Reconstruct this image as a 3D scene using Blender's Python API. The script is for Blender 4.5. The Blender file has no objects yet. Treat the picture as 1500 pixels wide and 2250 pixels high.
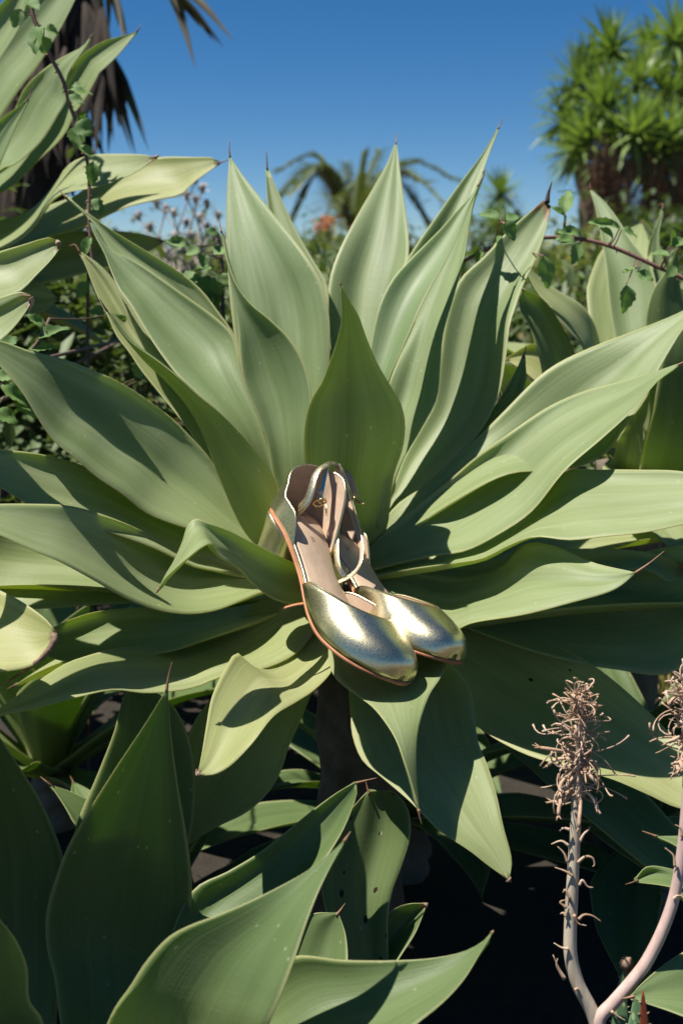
import bpy, bmesh, math, random
import numpy as np
from mathutils import Vector, Matrix

# ------------------------------------------------------------------ camera, sky, sun, exposure
sc = bpy.context.scene
COL = sc.collection
F = 2600.0                                    # focal length in pixels of the 1500 x 2250 photograph
CAM = np.array([0.0, 0.0, 0.80])
TH = math.atan((1125 - 600) / F)              # camera looks slightly down
FW = np.array([0, math.cos(TH), -math.sin(TH)])
UP = np.array([0, math.sin(TH), math.cos(TH)])
RT = np.array([1.0, 0, 0])
cd = bpy.data.cameras.new('camera')
cam = bpy.data.objects.new('camera', cd); COL.objects.link(cam); sc.camera = cam
cam.location = CAM; cam.rotation_euler = (math.pi / 2 - TH, 0, 0)
cd.sensor_fit = 'VERTICAL'; cd.sensor_height = 36; cd.lens = F / 2250 * 36
cd.clip_start = 0.05; cd.clip_end = 5000
cd.dof.use_dof = True; cd.dof.focus_distance = 1.07; cd.dof.aperture_fstop = 7.0

SUN = Vector((-0.37, -0.02, 0.93)).normalized()   # towards the sun
w = bpy.data.worlds.new('World'); sc.world = w; w.use_nodes = True
nt = w.node_tree
sky = nt.nodes.new('ShaderNodeTexSky'); sky.sky_type = 'NISHITA'; sky.sun_disc = False
sky.sun_elevation = math.asin(SUN.z); sky.sun_rotation = math.atan2(SUN.x, SUN.y)
sky.altitude = 1500; sky.air_density = 0.8; sky.dust_density = 0.0; sky.ozone_density = 3.5
hs = nt.nodes.new('ShaderNodeHueSaturation'); hs.inputs['Saturation'].default_value = 1.32
nt.links.new(sky.outputs[0], hs.inputs['Color'])
nt.links.new(hs.outputs[0], nt.nodes['Background'].inputs[0])
nt.nodes['Background'].inputs[1].default_value = 0.055
sl = bpy.data.lights.new('sun', 'SUN'); sl.energy = 5.0; sl.angle = math.radians(0.53); sl.color = (1, 0.95, 0.87)
so = bpy.data.objects.new('sun', sl); COL.objects.link(so); so.location = (0, 0, 6)
so.rotation_euler = (-SUN).to_track_quat('-Z', 'Y').to_euler()
sc.view_settings.view_transform = 'Standard'; sc.view_settings.look = 'None'
sc.view_settings.gamma = 1; sc.view_settings.exposure = 0.74; sc.view_settings.use_curve_mapping = False
sc.cycles.use_denoising = True
sc.cycles.max_bounces = 8; sc.cycles.transmission_bounces = 6; sc.cycles.diffuse_bounces = 4
sc.cycles.sample_clamp_indirect = 6

rng = random.Random(7)

def P(x, y, d):
    """a point of the place seen at photograph pixel x, y standing d metres in front of the camera"""
    return CAM + d * (FW + (x - 750) / F * RT - (y - 1125) / F * UP)

# ------------------------------------------------------------------ materials
def new_mat(name):
    m = bpy.data.materials.new(name); m.use_nodes = True
    t = m.node_tree; b = t.nodes['Principled BSDF']
    return m, t, b

def nd(t, kind, **kw):
    n = t.nodes.new(kind)
    for k, v in kw.items():
        if k.startswith('i_'):
            n.inputs[k[2:].replace('_', ' ')].default_value = v
        else:
            setattr(n, k, v)
    return n

def ramp(t, fac, stops, interp='LINEAR'):
    r = t.nodes.new('ShaderNodeValToRGB'); r.color_ramp.interpolation = interp
    e = r.color_ramp.elements
    while len(e) < len(stops): e.new(0.5)
    for el, (p, c) in zip(e, stops):
        el.position = p; el.color = c if len(c) == 4 else (*c, 1)
    t.links.new(fac, r.inputs[0])
    return r

def mixc(t, fac, a, b, blend='MIX'):
    m = t.nodes.new('ShaderNodeMix'); m.data_type = 'RGBA'; m.blend_type = blend
    for sock, v in ((m.inputs[0], fac), (m.inputs[6], a), (m.inputs[7], b)):
        if hasattr(v, 'links'): t.links.new(v, sock)
        elif isinstance(v, (int, float)): sock.default_value = v
        else: sock.default_value = (*v, 1) if len(v) == 3 else v
    return m.outputs[2]

def mth(t, op, a, b=None, clamp=False):
    m = t.nodes.new('ShaderNodeMath'); m.operation = op; m.use_clamp = clamp
    for sock, v in ((m.inputs[0], a), (m.inputs[1], b)):
        if v is None: continue
        if hasattr(v, 'links'): t.links.new(v, sock)
        else: sock.default_value = v
    return m.outputs[0]

def leaf_material():
    m, t, b = new_mat('agave_leaf')
    uv = nd(t, 'ShaderNodeUVMap', uv_map='blade'); met = nd(t, 'ShaderNodeUVMap', uv_map='metric')
    sep = nd(t, 'ShaderNodeSeparateXYZ'); t.links.new(uv.outputs[0], sep.inputs[0])
    u, v = sep.outputs[0], sep.outputs[1]
    age = nd(t, 'ShaderNodeAttribute', attribute_type='OBJECT', attribute_name='age').outputs['Fac']
    dry = nd(t, 'ShaderNodeAttribute', attribute_type='OBJECT', attribute_name='dry').outputs['Fac']
    spots = nd(t, 'ShaderNodeAttribute', attribute_type='OBJECT', attribute_name='spots').outputs['Fac']
    oi = nd(t, 'ShaderNodeObjectInfo')
    # offset the metric coordinates for every leaf
    off = nd(t, 'ShaderNodeVectorMath', operation='SCALE'); off.inputs[0].default_value = (7, 13, 5)
    t.links.new(oi.outputs['Random'], off.inputs['Scale'])
    add = nd(t, 'ShaderNodeVectorMath', operation='ADD'); t.links.new(met.outputs[0], add.inputs[0]); t.links.new(off.outputs[0], add.inputs[1])
    def stretched(sx, sy, scale, detail=4, rough=0.6):
        mp = nd(t, 'ShaderNodeMapping'); mp.inputs['Scale'].default_value = (sx, sy, 1)
        t.links.new(add.outputs[0], mp.inputs[0])
        n = nd(t, 'ShaderNodeTexNoise', i_Scale=scale, i_Detail=detail, i_Roughness=rough)
        t.links.new(mp.outputs[0], n.inputs['Vector'])
        return n.outputs['Fac']
    streak = stretched(260, 5, 1.0, 5, 0.65)
    broad = stretched(38, 4, 1.0, 3, 0.5)
    blot = stretched(30, 22, 1.0, 4, 0.55)
    glauc = mixc(t, ramp(t, broad, [(0.36, (0, 0, 0)), (0.66, (1, 1, 1))]).outputs[0], (0.20, 0.285, 0.135), (0.32, 0.40, 0.235))
    glauc = mixc(t, ramp(t, blot, [(0.42, (0, 0, 0)), (0.75, (0.55, 0.55, 0.55))]).outputs[0], glauc, (0.26, 0.33, 0.155))
    old = mixc(t, ramp(t, broad, [(0.3, (0, 0, 0)), (0.7, (1, 1, 1))]).outputs[0], (0.40, 0.41, 0.165), (0.49, 0.48, 0.25))
    c = mixc(t, age, glauc, old)
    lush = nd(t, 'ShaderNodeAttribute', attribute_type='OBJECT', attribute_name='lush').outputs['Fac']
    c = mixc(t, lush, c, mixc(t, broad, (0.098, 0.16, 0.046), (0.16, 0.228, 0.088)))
    c = mixc(t, ramp(t, v, [(0.08, (0.4, 0.4, 0.4)), (0.42, (0, 0, 0))]).outputs[0], c, (0.40, 0.45, 0.17))
    st = ramp(t, streak, [(0.25, (0.86, 0.88, 0.86)), (0.75, (1.1, 1.09, 1.08))]).outputs[0]
    c = mixc(t, 1.0, c, st, 'MULTIPLY')
    # small pale scars and green freckles
    vor = nd(t, 'ShaderNodeTexVoronoi', i_Scale=1.0)
    mp = nd(t, 'ShaderNodeMapping'); mp.inputs['Scale'].default_value = (120, 95, 1); t.links.new(add.outputs[0], mp.inputs[0])
    t.links.new(mp.outputs[0], vor.inputs['Vector'])
    sepc = nd(t, 'ShaderNodeSeparateColor'); t.links.new(vor.outputs['Color'], sepc.inputs[0])
    rare = mth(t, 'GREATER_THAN', sepc.outputs[0], 0.90)
    fre = mth(t, 'MULTIPLY', mth(t, 'LESS_THAN', vor.outputs['Distance'], 0.16), rare)
    c = mixc(t, mth(t, 'MULTIPLY', fre, 0.45), c, (0.55, 0.56, 0.36))
    # dark round rot spots on a few old leaves
    v2 = nd(t, 'ShaderNodeTexVoronoi', i_Scale=1.0)
    mp2 = nd(t, 'ShaderNodeMapping'); mp2.inputs['Scale'].default_value = (115, 90, 1); t.links.new(add.outputs[0], mp2.inputs[0])
    t.links.new(mp2.outputs[0], v2.inputs['Vector'])
    s2 = nd(t, 'ShaderNodeSeparateColor'); t.links.new(v2.outputs['Color'], s2.inputs[0])
    rot = mth(t, 'MULTIPLY', mth(t, 'LESS_THAN', v2.outputs['Distance'], mth(t, 'MULTIPLY', s2.outputs[1], 0.34)),
              mth(t, 'GREATER_THAN', mth(t, 'ADD', s2.outputs[0], mth(t, 'MULTIPLY', spots, 0.45)), 0.998))
    rot = mth(t, 'MULTIPLY', rot, mth(t, 'GREATER_THAN', spots, 0.01))
    c = mixc(t, rot, c, (0.03, 0.018, 0.008))
    # horny pale margin
    e = mth(t, 'ABSOLUTE', mth(t, 'SUBTRACT', mth(t, 'MULTIPLY', u, 2.0), 1.0))
    edge = ramp(t, e, [(0.93, (0, 0, 0)), (0.985, (1, 1, 1))]).outputs[0]
    c = mixc(t, mth(t, 'MULTIPLY', edge, 0.75), c, mixc(t, blot, (0.47, 0.50, 0.22), (0.50, 0.44, 0.26)))
    # withered tip
    lim = mth(t, 'SUBTRACT', 1.0, dry)
    f = mth(t, 'SUBTRACT', mth(t, 'ADD', v, mth(t, 'MULTIPLY', mth(t, 'SUBTRACT', blot, 0.5), 0.10)), lim)
    f = mth(t, 'MULTIPLY', f, 40.0, True)
    f = mth(t, 'MULTIPLY', f, mth(t, 'GREATER_THAN', dry, 0.001))
    c = mixc(t, f, c, mixc(t, streak, (0.16, 0.085, 0.04), (0.42, 0.31, 0.19)))
    t.links.new(c, b.inputs['Base Color'])
    ro = ramp(t, streak, [(0.2, (0.40, 0.40, 0.40)), (0.8, (0.56, 0.56, 0.56))]).outputs[0]
    t.links.new(ro, b.inputs['Roughness'])
    b.inputs['Specular IOR Level'].default_value = 0.32
    # bump: lengthwise fibres and fine cross wrinkles
    wr = stretched(60, 330, 1.0, 3, 0.6)
    bp = nd(t, 'ShaderNodeBump'); bp.inputs['Strength'].default_value = 0.42; bp.inputs['Distance'].default_value = 0.0008
    t.links.new(mth(t, 'ADD', mth(t, 'MULTIPLY', streak, 0.8), mth(t, 'MULTIPLY', wr, 0.4)), bp.inputs['Height'])
    t.links.new(bp.outputs[0], b.inputs['Normal'])
    tr = nd(t, 'ShaderNodeBsdfTranslucent')
    tc = mixc(t, 1.0, c, (1.45, 1.6, 0.32), 'MULTIPLY')
    t.links.new(tc, tr.inputs[0])
    mx = nd(t, 'ShaderNodeMixShader'); mx.inputs[0].default_value = 0.40
    t.links.new(b.outputs[0], mx.inputs[1]); t.links.new(tr.outputs[0], mx.inputs[2])
    t.links.new(mx.outputs[0], t.nodes['Material Output'].inputs[0])
    return m

def simple_mat(name, c1, c2, scale=40, rough=0.6, metallic=0.0, bump=0.3, dist=0.001, translucent=0.0, tcol=None, stretch=(1, 1, 1), spec=0.4, detail=4):
    m, t, b = new_mat(name)
    tc = nd(t, 'ShaderNodeTexCoord')
    mp = nd(t, 'ShaderNodeMapping'); mp.inputs['Scale'].default_value = stretch; t.links.new(tc.outputs['Object'], mp.inputs[0])
    n = nd(t, 'ShaderNodeTexNoise', i_Scale=scale, i_Detail=detail, i_Roughness=0.6); t.links.new(mp.outputs[0], n.inputs['Vector'])
    oi = nd(t, 'ShaderNodeObjectInfo')
    f = mth(t, 'ADD', n.outputs['Fac'], mth(t, 'MULTIPLY', mth(t, 'SUBTRACT', oi.outputs['Random'], 0.5), 0.25))
    c = ramp(t, f, [(0.3, c1), (0.7, c2)]).outputs[0]
    t.links.new(c, b.inputs['Base Color'])
    b.inputs['Roughness'].default_value = rough; b.inputs['Metallic'].default_value = metallic
    b.inputs['Specular IOR Level'].default_value = spec
    if bump:
        bp = nd(t, 'ShaderNodeBump'); bp.inputs['Strength'].default_value = bump; bp.inputs['Distance'].default_value = dist
        t.links.new(n.outputs['Fac'], bp.inputs['Height']); t.links.new(bp.outputs[0], b.inputs['Normal'])
    if translucent:
        tr = nd(t, 'ShaderNodeBsdfTranslucent')
        t.links.new(mixc(t, 1.0, c, tcol or (1.2, 1.3, 0.4), 'MULTIPLY'), tr.inputs[0])
        mx = nd(t, 'ShaderNodeMixShader'); mx.inputs[0].default_value = translucent
        t.links.new(b.outputs[0], mx.inputs[1]); t.links.new(tr.outputs[0], mx.inputs[2])
        t.links.new(mx.outputs[0], t.nodes['Material Output'].inputs[0])
    return m

def leather_gold():
    m, t, b = new_mat('gold_leather')
    tc = nd(t, 'ShaderNodeTexCoord')
    g = nd(t, 'ShaderNodeTexVoronoi', i_Scale=1300.0); t.links.new(tc.outputs['Object'], g.inputs['Vector'])
    n = nd(t, 'ShaderNodeTexNoise', i_Scale=800.0, i_Detail=4.0, i_Roughness=0.65); t.links.new(tc.outputs['Object'], n.inputs['Vector'])
    n2 = nd(t, 'ShaderNodeTexNoise', i_Scale=45.0, i_Detail=3.0); t.links.new(tc.outputs['Object'], n2.inputs['Vector'])
    mp = nd(t, 'ShaderNodeMapping'); mp.inputs['Scale'].default_value = (30, 190, 60); mp.inputs['Rotation'].default_value = (0, 0, 0.5)
    t.links.new(tc.outputs['Object'], mp.inputs[0])
    cr = nd(t, 'ShaderNodeTexNoise', i_Scale=1.0, i_Detail=3.0); t.links.new(mp.outputs[0], cr.inputs['Vector'])
    c = ramp(t, n2.outputs['Fac'], [(0.3, (0.70, 0.62, 0.38)), (0.7, (0.79, 0.72, 0.48))]).outputs[0]
    t.links.new(c, b.inputs['Base Color'])
    b.inputs['Metallic'].default_value = 1.0
    r = ramp(t, n.outputs['Fac'], [(0.3, (0.24, 0.24, 0.24)), (0.7, (0.38, 0.38, 0.38))]).outputs[0]
    t.links.new(r, b.inputs['Roughness'])
    h = mth(t, 'ADD', mth(t, 'MULTIPLY', g.outputs['Distance'], 0.5), mth(t, 'ADD', n.outputs['Fac'], mth(t, 'MULTIPLY', cr.outputs['Fac'], 1.2)))
    bp = nd(t, 'ShaderNodeBump'); bp.inputs['Strength'].default_value = 0.20; bp.inputs['Distance'].default_value = 0.0004
    t.links.new(h, bp.inputs['Height']); t.links.new(bp.outputs[0], b.inputs['Normal'])
    return m

M = {}
M['leaf'] = leaf_material()
M['spine'] = simple_mat('spine_brown', (0.10, 0.045, 0.02), (0.30, 0.17, 0.09), 120, 0.6)
M['dry'] = simple_mat('withered_tissue', (0.12, 0.07, 0.045), (0.40, 0.29, 0.20), 140, 0.8, bump=0.6)
M['blackdry'] = simple_mat('charred_tip', (0.012, 0.009, 0.007), (0.06, 0.04, 0.03), 140, 0.8, bump=0.6)
M['stem'] = simple_mat('agave_stem', (0.10, 0.08, 0.055), (0.22, 0.18, 0.13), 30, 0.85, bump=0.8, dist=0.006)
M['gold'] = leather_gold()
M['goldmetal'] = simple_mat('gold_buckle', (0.75, 0.56, 0.24), (0.85, 0.68, 0.34), 60, 0.15, 1.0, bump=0)
M['insole'] = simple_mat('beige_insole', (0.48, 0.345, 0.24), (0.58, 0.43, 0.31), 160, 0.55, bump=0.35, dist=0.0005, stretch=(1, 0.25, 1))
M['lining'] = simple_mat('beige_lining', (0.47, 0.335, 0.23), (0.56, 0.41, 0.29), 120, 0.6, bump=0.2, dist=0.0005)
M['sole'] = simple_mat('rust_sole', (0.34, 0.13, 0.06), (0.46, 0.20, 0.10), 90, 0.45, bump=0.2)
M['thread'] = simple_mat('pale_thread', (0.55, 0.50, 0.36), (0.66, 0.60, 0.45), 400, 0.7, bump=0)
M['imprint'] = simple_mat('insole_imprint', (0.20, 0.12, 0.08), (0.26, 0.16, 0.11), 100, 0.6, bump=0)

# ------------------------------------------------------------------ object helpers
def tag(o, label=None, cat=None, group=None, kind=None):
    if label: o['label'] = label
    if cat: o['category'] = cat
    if group: o['group'] = group
    if kind: o['kind'] = kind
    return o

def empty(name, loc, label, cat, group=None):
    o = bpy.data.objects.new(name, None); COL.objects.link(o); o.location = loc; o.empty_display_size = 0.05
    tag(o, label, cat, group)
    return o

def root_loc(o):
    while o.parent: o = o.parent
    return np.array(o.location)

def mesh_obj(name, verts, faces, mat, parent=None, smooth=True, uvs=None, rel=True):
    me = bpy.data.meshes.new(name)
    verts = np.asarray(verts, float)
    if parent is not None and rel: verts = verts - root_loc(parent)
    me.from_pydata(verts.tolist(), [], [list(map(int, f)) for f in faces])
    if smooth: me.polygons.foreach_set('use_smooth', [True] * len(me.polygons))
    me.materials.append(mat)
    if uvs:
        li = np.empty(len(me.loops), dtype=np.int32); me.loops.foreach_get('vertex_index', li)
        for nm, arr in uvs.items():
            l = me.uv_layers.new(name=nm); l.data.foreach_set('uv', np.asarray(arr)[li].astype(np.float32).ravel())
    me.update()
    o = bpy.data.objects.new(name, me); COL.objects.link(o)
    if parent is not None: o.parent = parent
    return o

def catmull(pts, n=12):
    p = np.asarray(pts, float)
    if len(p) == 2: return np.array([p[0] + (p[1] - p[0]) * i / (n * 1.0) for i in range(n + 1)])
    q = np.vstack([2 * p[0] - p[1], p, 2 * p[-1] - p[-2]])
    out = []
    for i in range(1, len(q) - 2):
        a, b, c, d = q[i - 1], q[i], q[i + 1], q[i + 2]
        t0 = 0; t1 = max(np.linalg.norm(b - a), 1e-6) ** .5; t2 = t1 + max(np.linalg.norm(c - b), 1e-6) ** .5; t3 = t2 + max(np.linalg.norm(d - c), 1e-6) ** .5
        for k in range(n):
            t = t1 + (t2 - t1) * k / n
            A1 = (t1 - t) / (t1 - t0) * a + (t - t0) / (t1 - t0) * b
            A2 = (t2 - t) / (t2 - t1) * b + (t - t1) / (t2 - t1) * c
            A3 = (t3 - t) / (t3 - t2) * c + (t - t2) / (t3 - t2) * d
            B1 = (t2 - t) / (t2 - t0) * A1 + (t - t0) / (t2 - t0) * A2
            B2 = (t3 - t) / (t3 - t1) * A2 + (t - t1) / (t3 - t1) * A3
            out.append((t2 - t) / (t2 - t1) * B1 + (t - t1) / (t2 - t1) * B2)
    out.append(q[-2])
    return np.array(out)

def resample(curve, n, power=1.0):
    s = np.concatenate([[0], np.cumsum(np.linalg.norm(np.diff(curve, axis=0), axis=1))]); s /= s[-1]
    tt = np.linspace(0, 1, n) ** power
    return np.stack([np.interp(tt, s, curve[:, k]) for k in range(curve.shape[1])], 1)

def along(vals, t):
    v = np.atleast_1d(np.asarray(vals, float))
    if len(v) == 1: return np.full_like(t, v[0])
    if len(v) == 2: return v[0] + (v[1] - v[0]) * t
    c = catmull(np.stack([np.linspace(0, 1, len(v)), v], 1), 10)
    return np.interp(t, c[:, 0], c[:, 1])

def tube(path, radii, sides=6, cap=True):
    p = np.asarray(path, float); n = len(p)
    r = along(radii, np.linspace(0, 1, n)) if np.ndim(radii) else np.full(n, radii)
    T = np.gradient(p, axis=0); T /= np.linalg.norm(T, axis=1)[:, None] + 1e-12
    ref = np.array([0.3, 0.2, 1.0]); vs = []
    a = np.cross(T[0], ref); a /= np.linalg.norm(a)
    for i in range(n):
        a = a - T[i] * np.dot(a, T[i]); a /= np.linalg.norm(a) + 1e-12
        b = np.cross(T[i], a)
        for k in range(sides):
            an = 2 * math.pi * k / sides
            vs.append(p[i] + r[i] * (math.cos(an) * a + math.sin(an) * b))
    fs = [(i * sides + k, i * sides + (k + 1) % sides, (i + 1) * sides + (k + 1) % sides, (i + 1) * sides + k) for i in range(n - 1) for k in range(sides)]
    if cap: fs += [tuple(range(sides))[::-1], tuple((n - 1) * sides + k for k in range(sides))]
    return np.array(vs), fs

class Geo:
    def __init__(s): s.v = []; s.f = []; s.n = 0
    def add(s, v, f):
        v = np.asarray(v, float); s.v.append(v); s.f += [tuple(i + s.n for i in q) for q in f]; s.n += len(v); return s
    def obj(s, name, mat, parent=None, smooth=True, rel=True):
        return mesh_obj(name, np.vstack(s.v), s.f, mat, parent, smooth, rel=rel)

# ------------------------------------------------------------------ agave leaves
def sheet(front, thick, name, parent, age=0.3, dry=0.0, spots=0.0, ref=None):
    """a fleshy blade: a front grid (stations x across) thickened away from the viewer's side"""
    n, k, _ = front.shape
    dt = np.gradient(front, axis=0); du = np.gradient(front, axis=1)
    nor = np.cross(dt, du); nor /= np.linalg.norm(nor, axis=2)[:, :, None] + 1e-12
    to = (CAM if ref is None else ref) - front
    if (nor * to).sum() < 0: nor = -nor
    u = np.linspace(-1, 1, k)[None, :]; t = np.linspace(0, 1, n)[:, None]
    th = thick * (1 - 0.72 * t) * np.clip(1 - u ** 2, 0, 1) ** 0.6 + 0.0011 * (1 - 0.7 * t)
    back = front - nor * th[:, :, None]
    V = np.vstack([front.reshape(-1, 3), back.reshape(-1, 3)])
    nk = n * k; fs = []
    flip = np.dot(np.cross(front[1, 0] - front[0, 0], front[0, 1] - front[0, 0]), nor[0, 0]) < 0
    for i in range(n - 1):
        for j in range(k - 1):
            a, b, c, d = i * k + j, i * k + j + 1, (i + 1) * k + j + 1, (i + 1) * k + j
            q = (a, d, c, b)
            fs.append(q if not flip else q[::-1])
            q2 = (a + nk, b + nk, c + nk, d + nk)
            fs.append(q2 if not flip else q2[::-1])
    rim = [i * k for i in range(n)] + [(n - 1) * k + j for j in range(1, k)] + [i * k + k - 1 for i in range(n - 2, -1, -1)] + [j for j in range(k - 2, 0, -1)]
    for i in range(len(rim)):
        a, b = rim[i], rim[(i + 1) % len(rim)]
        q = (a, b, b + nk, a + nk)
        fs.append(q[::-1] if not flip else q)
    uu = np.repeat(((u + 1) / 2), n, 0).reshape(-1); tt = np.repeat(t, k, 1).reshape(-1)
    wid = np.linalg.norm(front[:, -1] - front[:, 0], axis=1).max()
    ln = np.linalg.norm(np.diff(front[:, k // 2], axis=0), axis=1).sum()
    uvb = np.stack([uu, tt], 1); uvm = np.stack([(uu - 0.5) * wid, tt * ln], 1)
    o = mesh_obj(name, V, fs, M['leaf'], parent, uvs={'blade': np.vstack([uvb, uvb]), 'metric': np.vstack([uvm, uvm])})
    o['age'] = float(age); o['dry'] = float(dry); o['spots'] = float(spots)
    return o

def leaf(plant, E1, E2, d, roll=0.0, cup=0.012, age=0.3, lush=None, dry=0.0, spots=0.0, thick=0.009, tip=None, tipmat='spine', spine=26, ridge=0.0014, seed=None, N=40, K=17, mid=0.0):
    """E1/E2: the two edges base to tip as seen in the photograph, d: distance along the leaf,
    roll: how much farther edge 2 lies than edge 1, cup: how far the midline lies behind the edges"""
    r = random.Random(seed if seed is not None else hash((E1[1], E2[1], E1[-1])) & 0xffff)
    a = resample(catmull(E1), N); b = resample(catmull(E2), N)
    t = np.linspace(0, 1, N); u = np.linspace(-1, 1, K)
    D = along(d, t)[:, None] + along(roll, t)[:, None] * u[None, :] / 2
    wpx = np.linalg.norm(a - b, axis=1); rel = np.clip(wpx / (wpx.max() + 1e-9), 0, 1)
    c = along(cup, t) * rel ** 1.2
    m0 = along(mid, t)[:, None]
    prof = 1 - np.abs(u[None, :] - m0 * (1 - u[None, :] ** 2)) ** 1.7
    D = D + c[:, None] * prof
    # soft lengthwise ridges
    rip = np.zeros((N, K))
    for q in range(4):
        f = r.uniform(0.7, 2.3); ph = r.uniform(0, 6.28); dr = r.uniform(-2.5, 2.5)
        rip += r.uniform(.5, 1) * np.sin(f * math.pi * u[None, :] + ph + dr * t[:, None])
    rip += 0.8 * np.sin(r.uniform(5, 9) * t[:, None] + r.uniform(0, 6) + 1.5 * u[None, :])
    D = D + ridge * rip * rel[:, None] * np.minimum(1, 4 * t)[:, None]
    w1 = (1 - u) / 2
    px = a[:, None, 0] * w1 + b[:, None, 0] * (1 - w1); py = a[:, None, 1] * w1 + b[:, None, 1] * (1 - w1)
    front = CAM + D[:, :, None] * (FW + ((px - 750) / F)[:, :, None] * RT - ((py - 1125) / F)[:, :, None] * UP)
    o = sheet(front, thick, 'leaf', plant, age, dry, spots)
    o['lush'] = float(plant.get('lush', 0.0) if lush is None else lush)
    # terminal spine
    e = (front[-1, 0] + front[-1, -1]) / 2
    if tip is not None:
        dd = D[-1].mean(); pts = [e] + [P(x, y, dd + (z[0] if z else 0)) for (x, y, *z) in tip]
        pts = catmull(np.array(pts), 5)
        rad = 0.0014 if tipmat == 'spine' else 0.0032
        g = Geo(); v, f = tube(pts, [rad, rad * .75, rad * .45, 0.0003], 6); g.add(v, f)
        g.obj('tip_spine' if tipmat == 'spine' else 'withered_tip', M[tipmat], o)
    elif spine:
        back = (front[-5, 0] + front[-5, -1]) / 2
        dirn = (e - back); dirn /= np.linalg.norm(dirn)
        L = spine * d_last(d) / F
        pts = np.array([e - dirn * L * .25, e + dirn * L * .35, e + dirn * L + np.array([0, 0, L * .1])])
        v, f = tube(catmull(pts, 4), [0.0012, 0.0008, 0.0002], 6)
        Geo().add(v, f).obj('tip_spine', M['spine'], o)
    return o

def d_last(d): return d[-1] if np.ndim(d) else d

def stem(plant, top, r0=0.035, r1=0.05):
    base = np.array(plant.location)
    path = catmull(np.array([base - [0, 0, .03], base * .5 + top * .5 + [0.01, 0, 0], top]), 10)
    g = Geo(); v, f = tube(path, [r1, r0 * 1.05, r0], 14); 
    v = v + np.array([[math.sin(i * 12.9) * .003, math.cos(i * 7.1) * .003, 0] for i in range(len(v))])
    g.add(v, f); return g.obj('stem', M['stem'], plant)

def grown_leaf(plant, base, az, el, length, width, droop=0.6, age=0.3, seed=0, roll=0.0):
    """a leaf grown freely from a rosette: az/el of its start, bending down by droop radians"""
    r = random.Random(seed); N, K = 26, 11
    t = np.linspace(0, 1, N); u = np.linspace(-1, 1, K)
    e = el - droop * t ** 1.5
    step = length / (N - 1)
    hz = np.cumsum(np.cos(e)) * step; vz = np.cumsum(np.sin(e)) * step
    a = az + 0.15 * np.sin(2 * t + seed)
    cen = np.array(base) + np.stack([np.sin(a) * hz, np.cos(a) * hz, vz], 1)
    side = np.stack([np.cos(a), -np.sin(a), np.zeros(N)], 1)
    tang = np.gradient(cen, axis=0); tang /= np.linalg.norm(tang, axis=1)[:, None]
    nor = np.cross(side, tang)
    side = side * math.cos(roll) + nor * math.sin(roll); nor = np.cross(side, tang)
    wd = width / 2 * np.clip(np.interp(t, [0, .12, .35, .55, .75, .9, 1], [.55, .5, .8, 1, .78, .34, .012]), 0, 1)
    rip = sum(r.uniform(.5, 1) * np.sin(r.uniform(1.2, 4) * math.pi * u[None, :] + r.uniform(0, 6) + r.uniform(-2, 2) * t[:, None]) for _ in range(3)) * 0.0015
    lift = 0.30 * wd[:, None] * np.abs(u[None, :]) ** 1.7 + rip * (wd / wd.max())[:, None]
    front = cen[:, None] + side[:, None] * (u[None, :] * wd[:, None])[:, :, None] + nor[:, None] * lift[:, :, None]
    o = sheet(front, 0.009, 'leaf', plant, age, ref=cen.mean(0) + nor.mean(0) * 5)
    o['lush'] = float(plant.get('lush', 0.0))
    tp = cen[-1]; dr = tang[-1]
    v, f = tube(np.array([tp - dr * .004, tp + dr * .006, tp + dr * .016]), [.0016, .001, .0003], 5)
    Geo().add(v, f).obj('tip_spine', M['spine'], o)
    return o

# ------------------------------------------------------------------ ground
def ground_material():
    m, t, b = new_mat('dry_earth')
    tc = nd(t, 'ShaderNodeTexCoord')
    n = nd(t, 'ShaderNodeTexNoise', i_Scale=1.3, i_Detail=8.0, i_Roughness=0.65); t.links.new(tc.outputs['Object'], n.inputs['Vector'])
    n2 = nd(t, 'ShaderNodeTexNoise', i_Scale=45.0, i_Detail=6.0, i_Roughness=0.7); t.links.new(tc.outputs['Object'], n2.inputs['Vector'])
    c = ramp(t, n.outputs['Fac'], [(0.32, (0.055, 0.043, 0.028)), (0.5, (0.14, 0.11, 0.065)), (0.66, (0.19, 0.165, 0.085)), (0.8, (0.09, 0.11, 0.04))]).outputs[0]
    c = mixc(t, 1.0, c, ramp(t, n2.outputs['Fac'], [(0.3, (0.5, 0.5, 0.5)), (0.7, (1.25, 1.2, 1.15))]).outputs[0], 'MULTIPLY')
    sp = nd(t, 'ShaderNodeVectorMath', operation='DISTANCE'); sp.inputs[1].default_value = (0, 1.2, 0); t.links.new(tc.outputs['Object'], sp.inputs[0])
    shade_mask = ramp(t, mth(t, 'ADD', mth(t, 'MULTIPLY', sp.outputs['Value'], .3), mth(t, 'MULTIPLY', n.outputs['Fac'], .25)), [(0.80, (1, 1, 1)), (0.98, (0, 0, 0))]).outputs[0]  # ground painted near black round the rosettes, standing in for deep shade
    c = mixc(t, shade_mask, c, mixc(t, n2.outputs['Fac'], (0.012, 0.009, 0.006), (0.045, 0.034, 0.022)))
    t.links.new(c, b.inputs['Base Color']); b.inputs['Roughness'].default_value = 0.95
    bp = nd(t, 'ShaderNodeBump'); bp.inputs['Strength'].default_value = 0.8; bp.inputs['Distance'].default_value = 0.02
    t.links.new(n2.outputs['Fac'], bp.inputs['Height']); t.links.new(bp.outputs[0], b.inputs['Normal'])
    return m
M['ground'] = ground_material()

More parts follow.
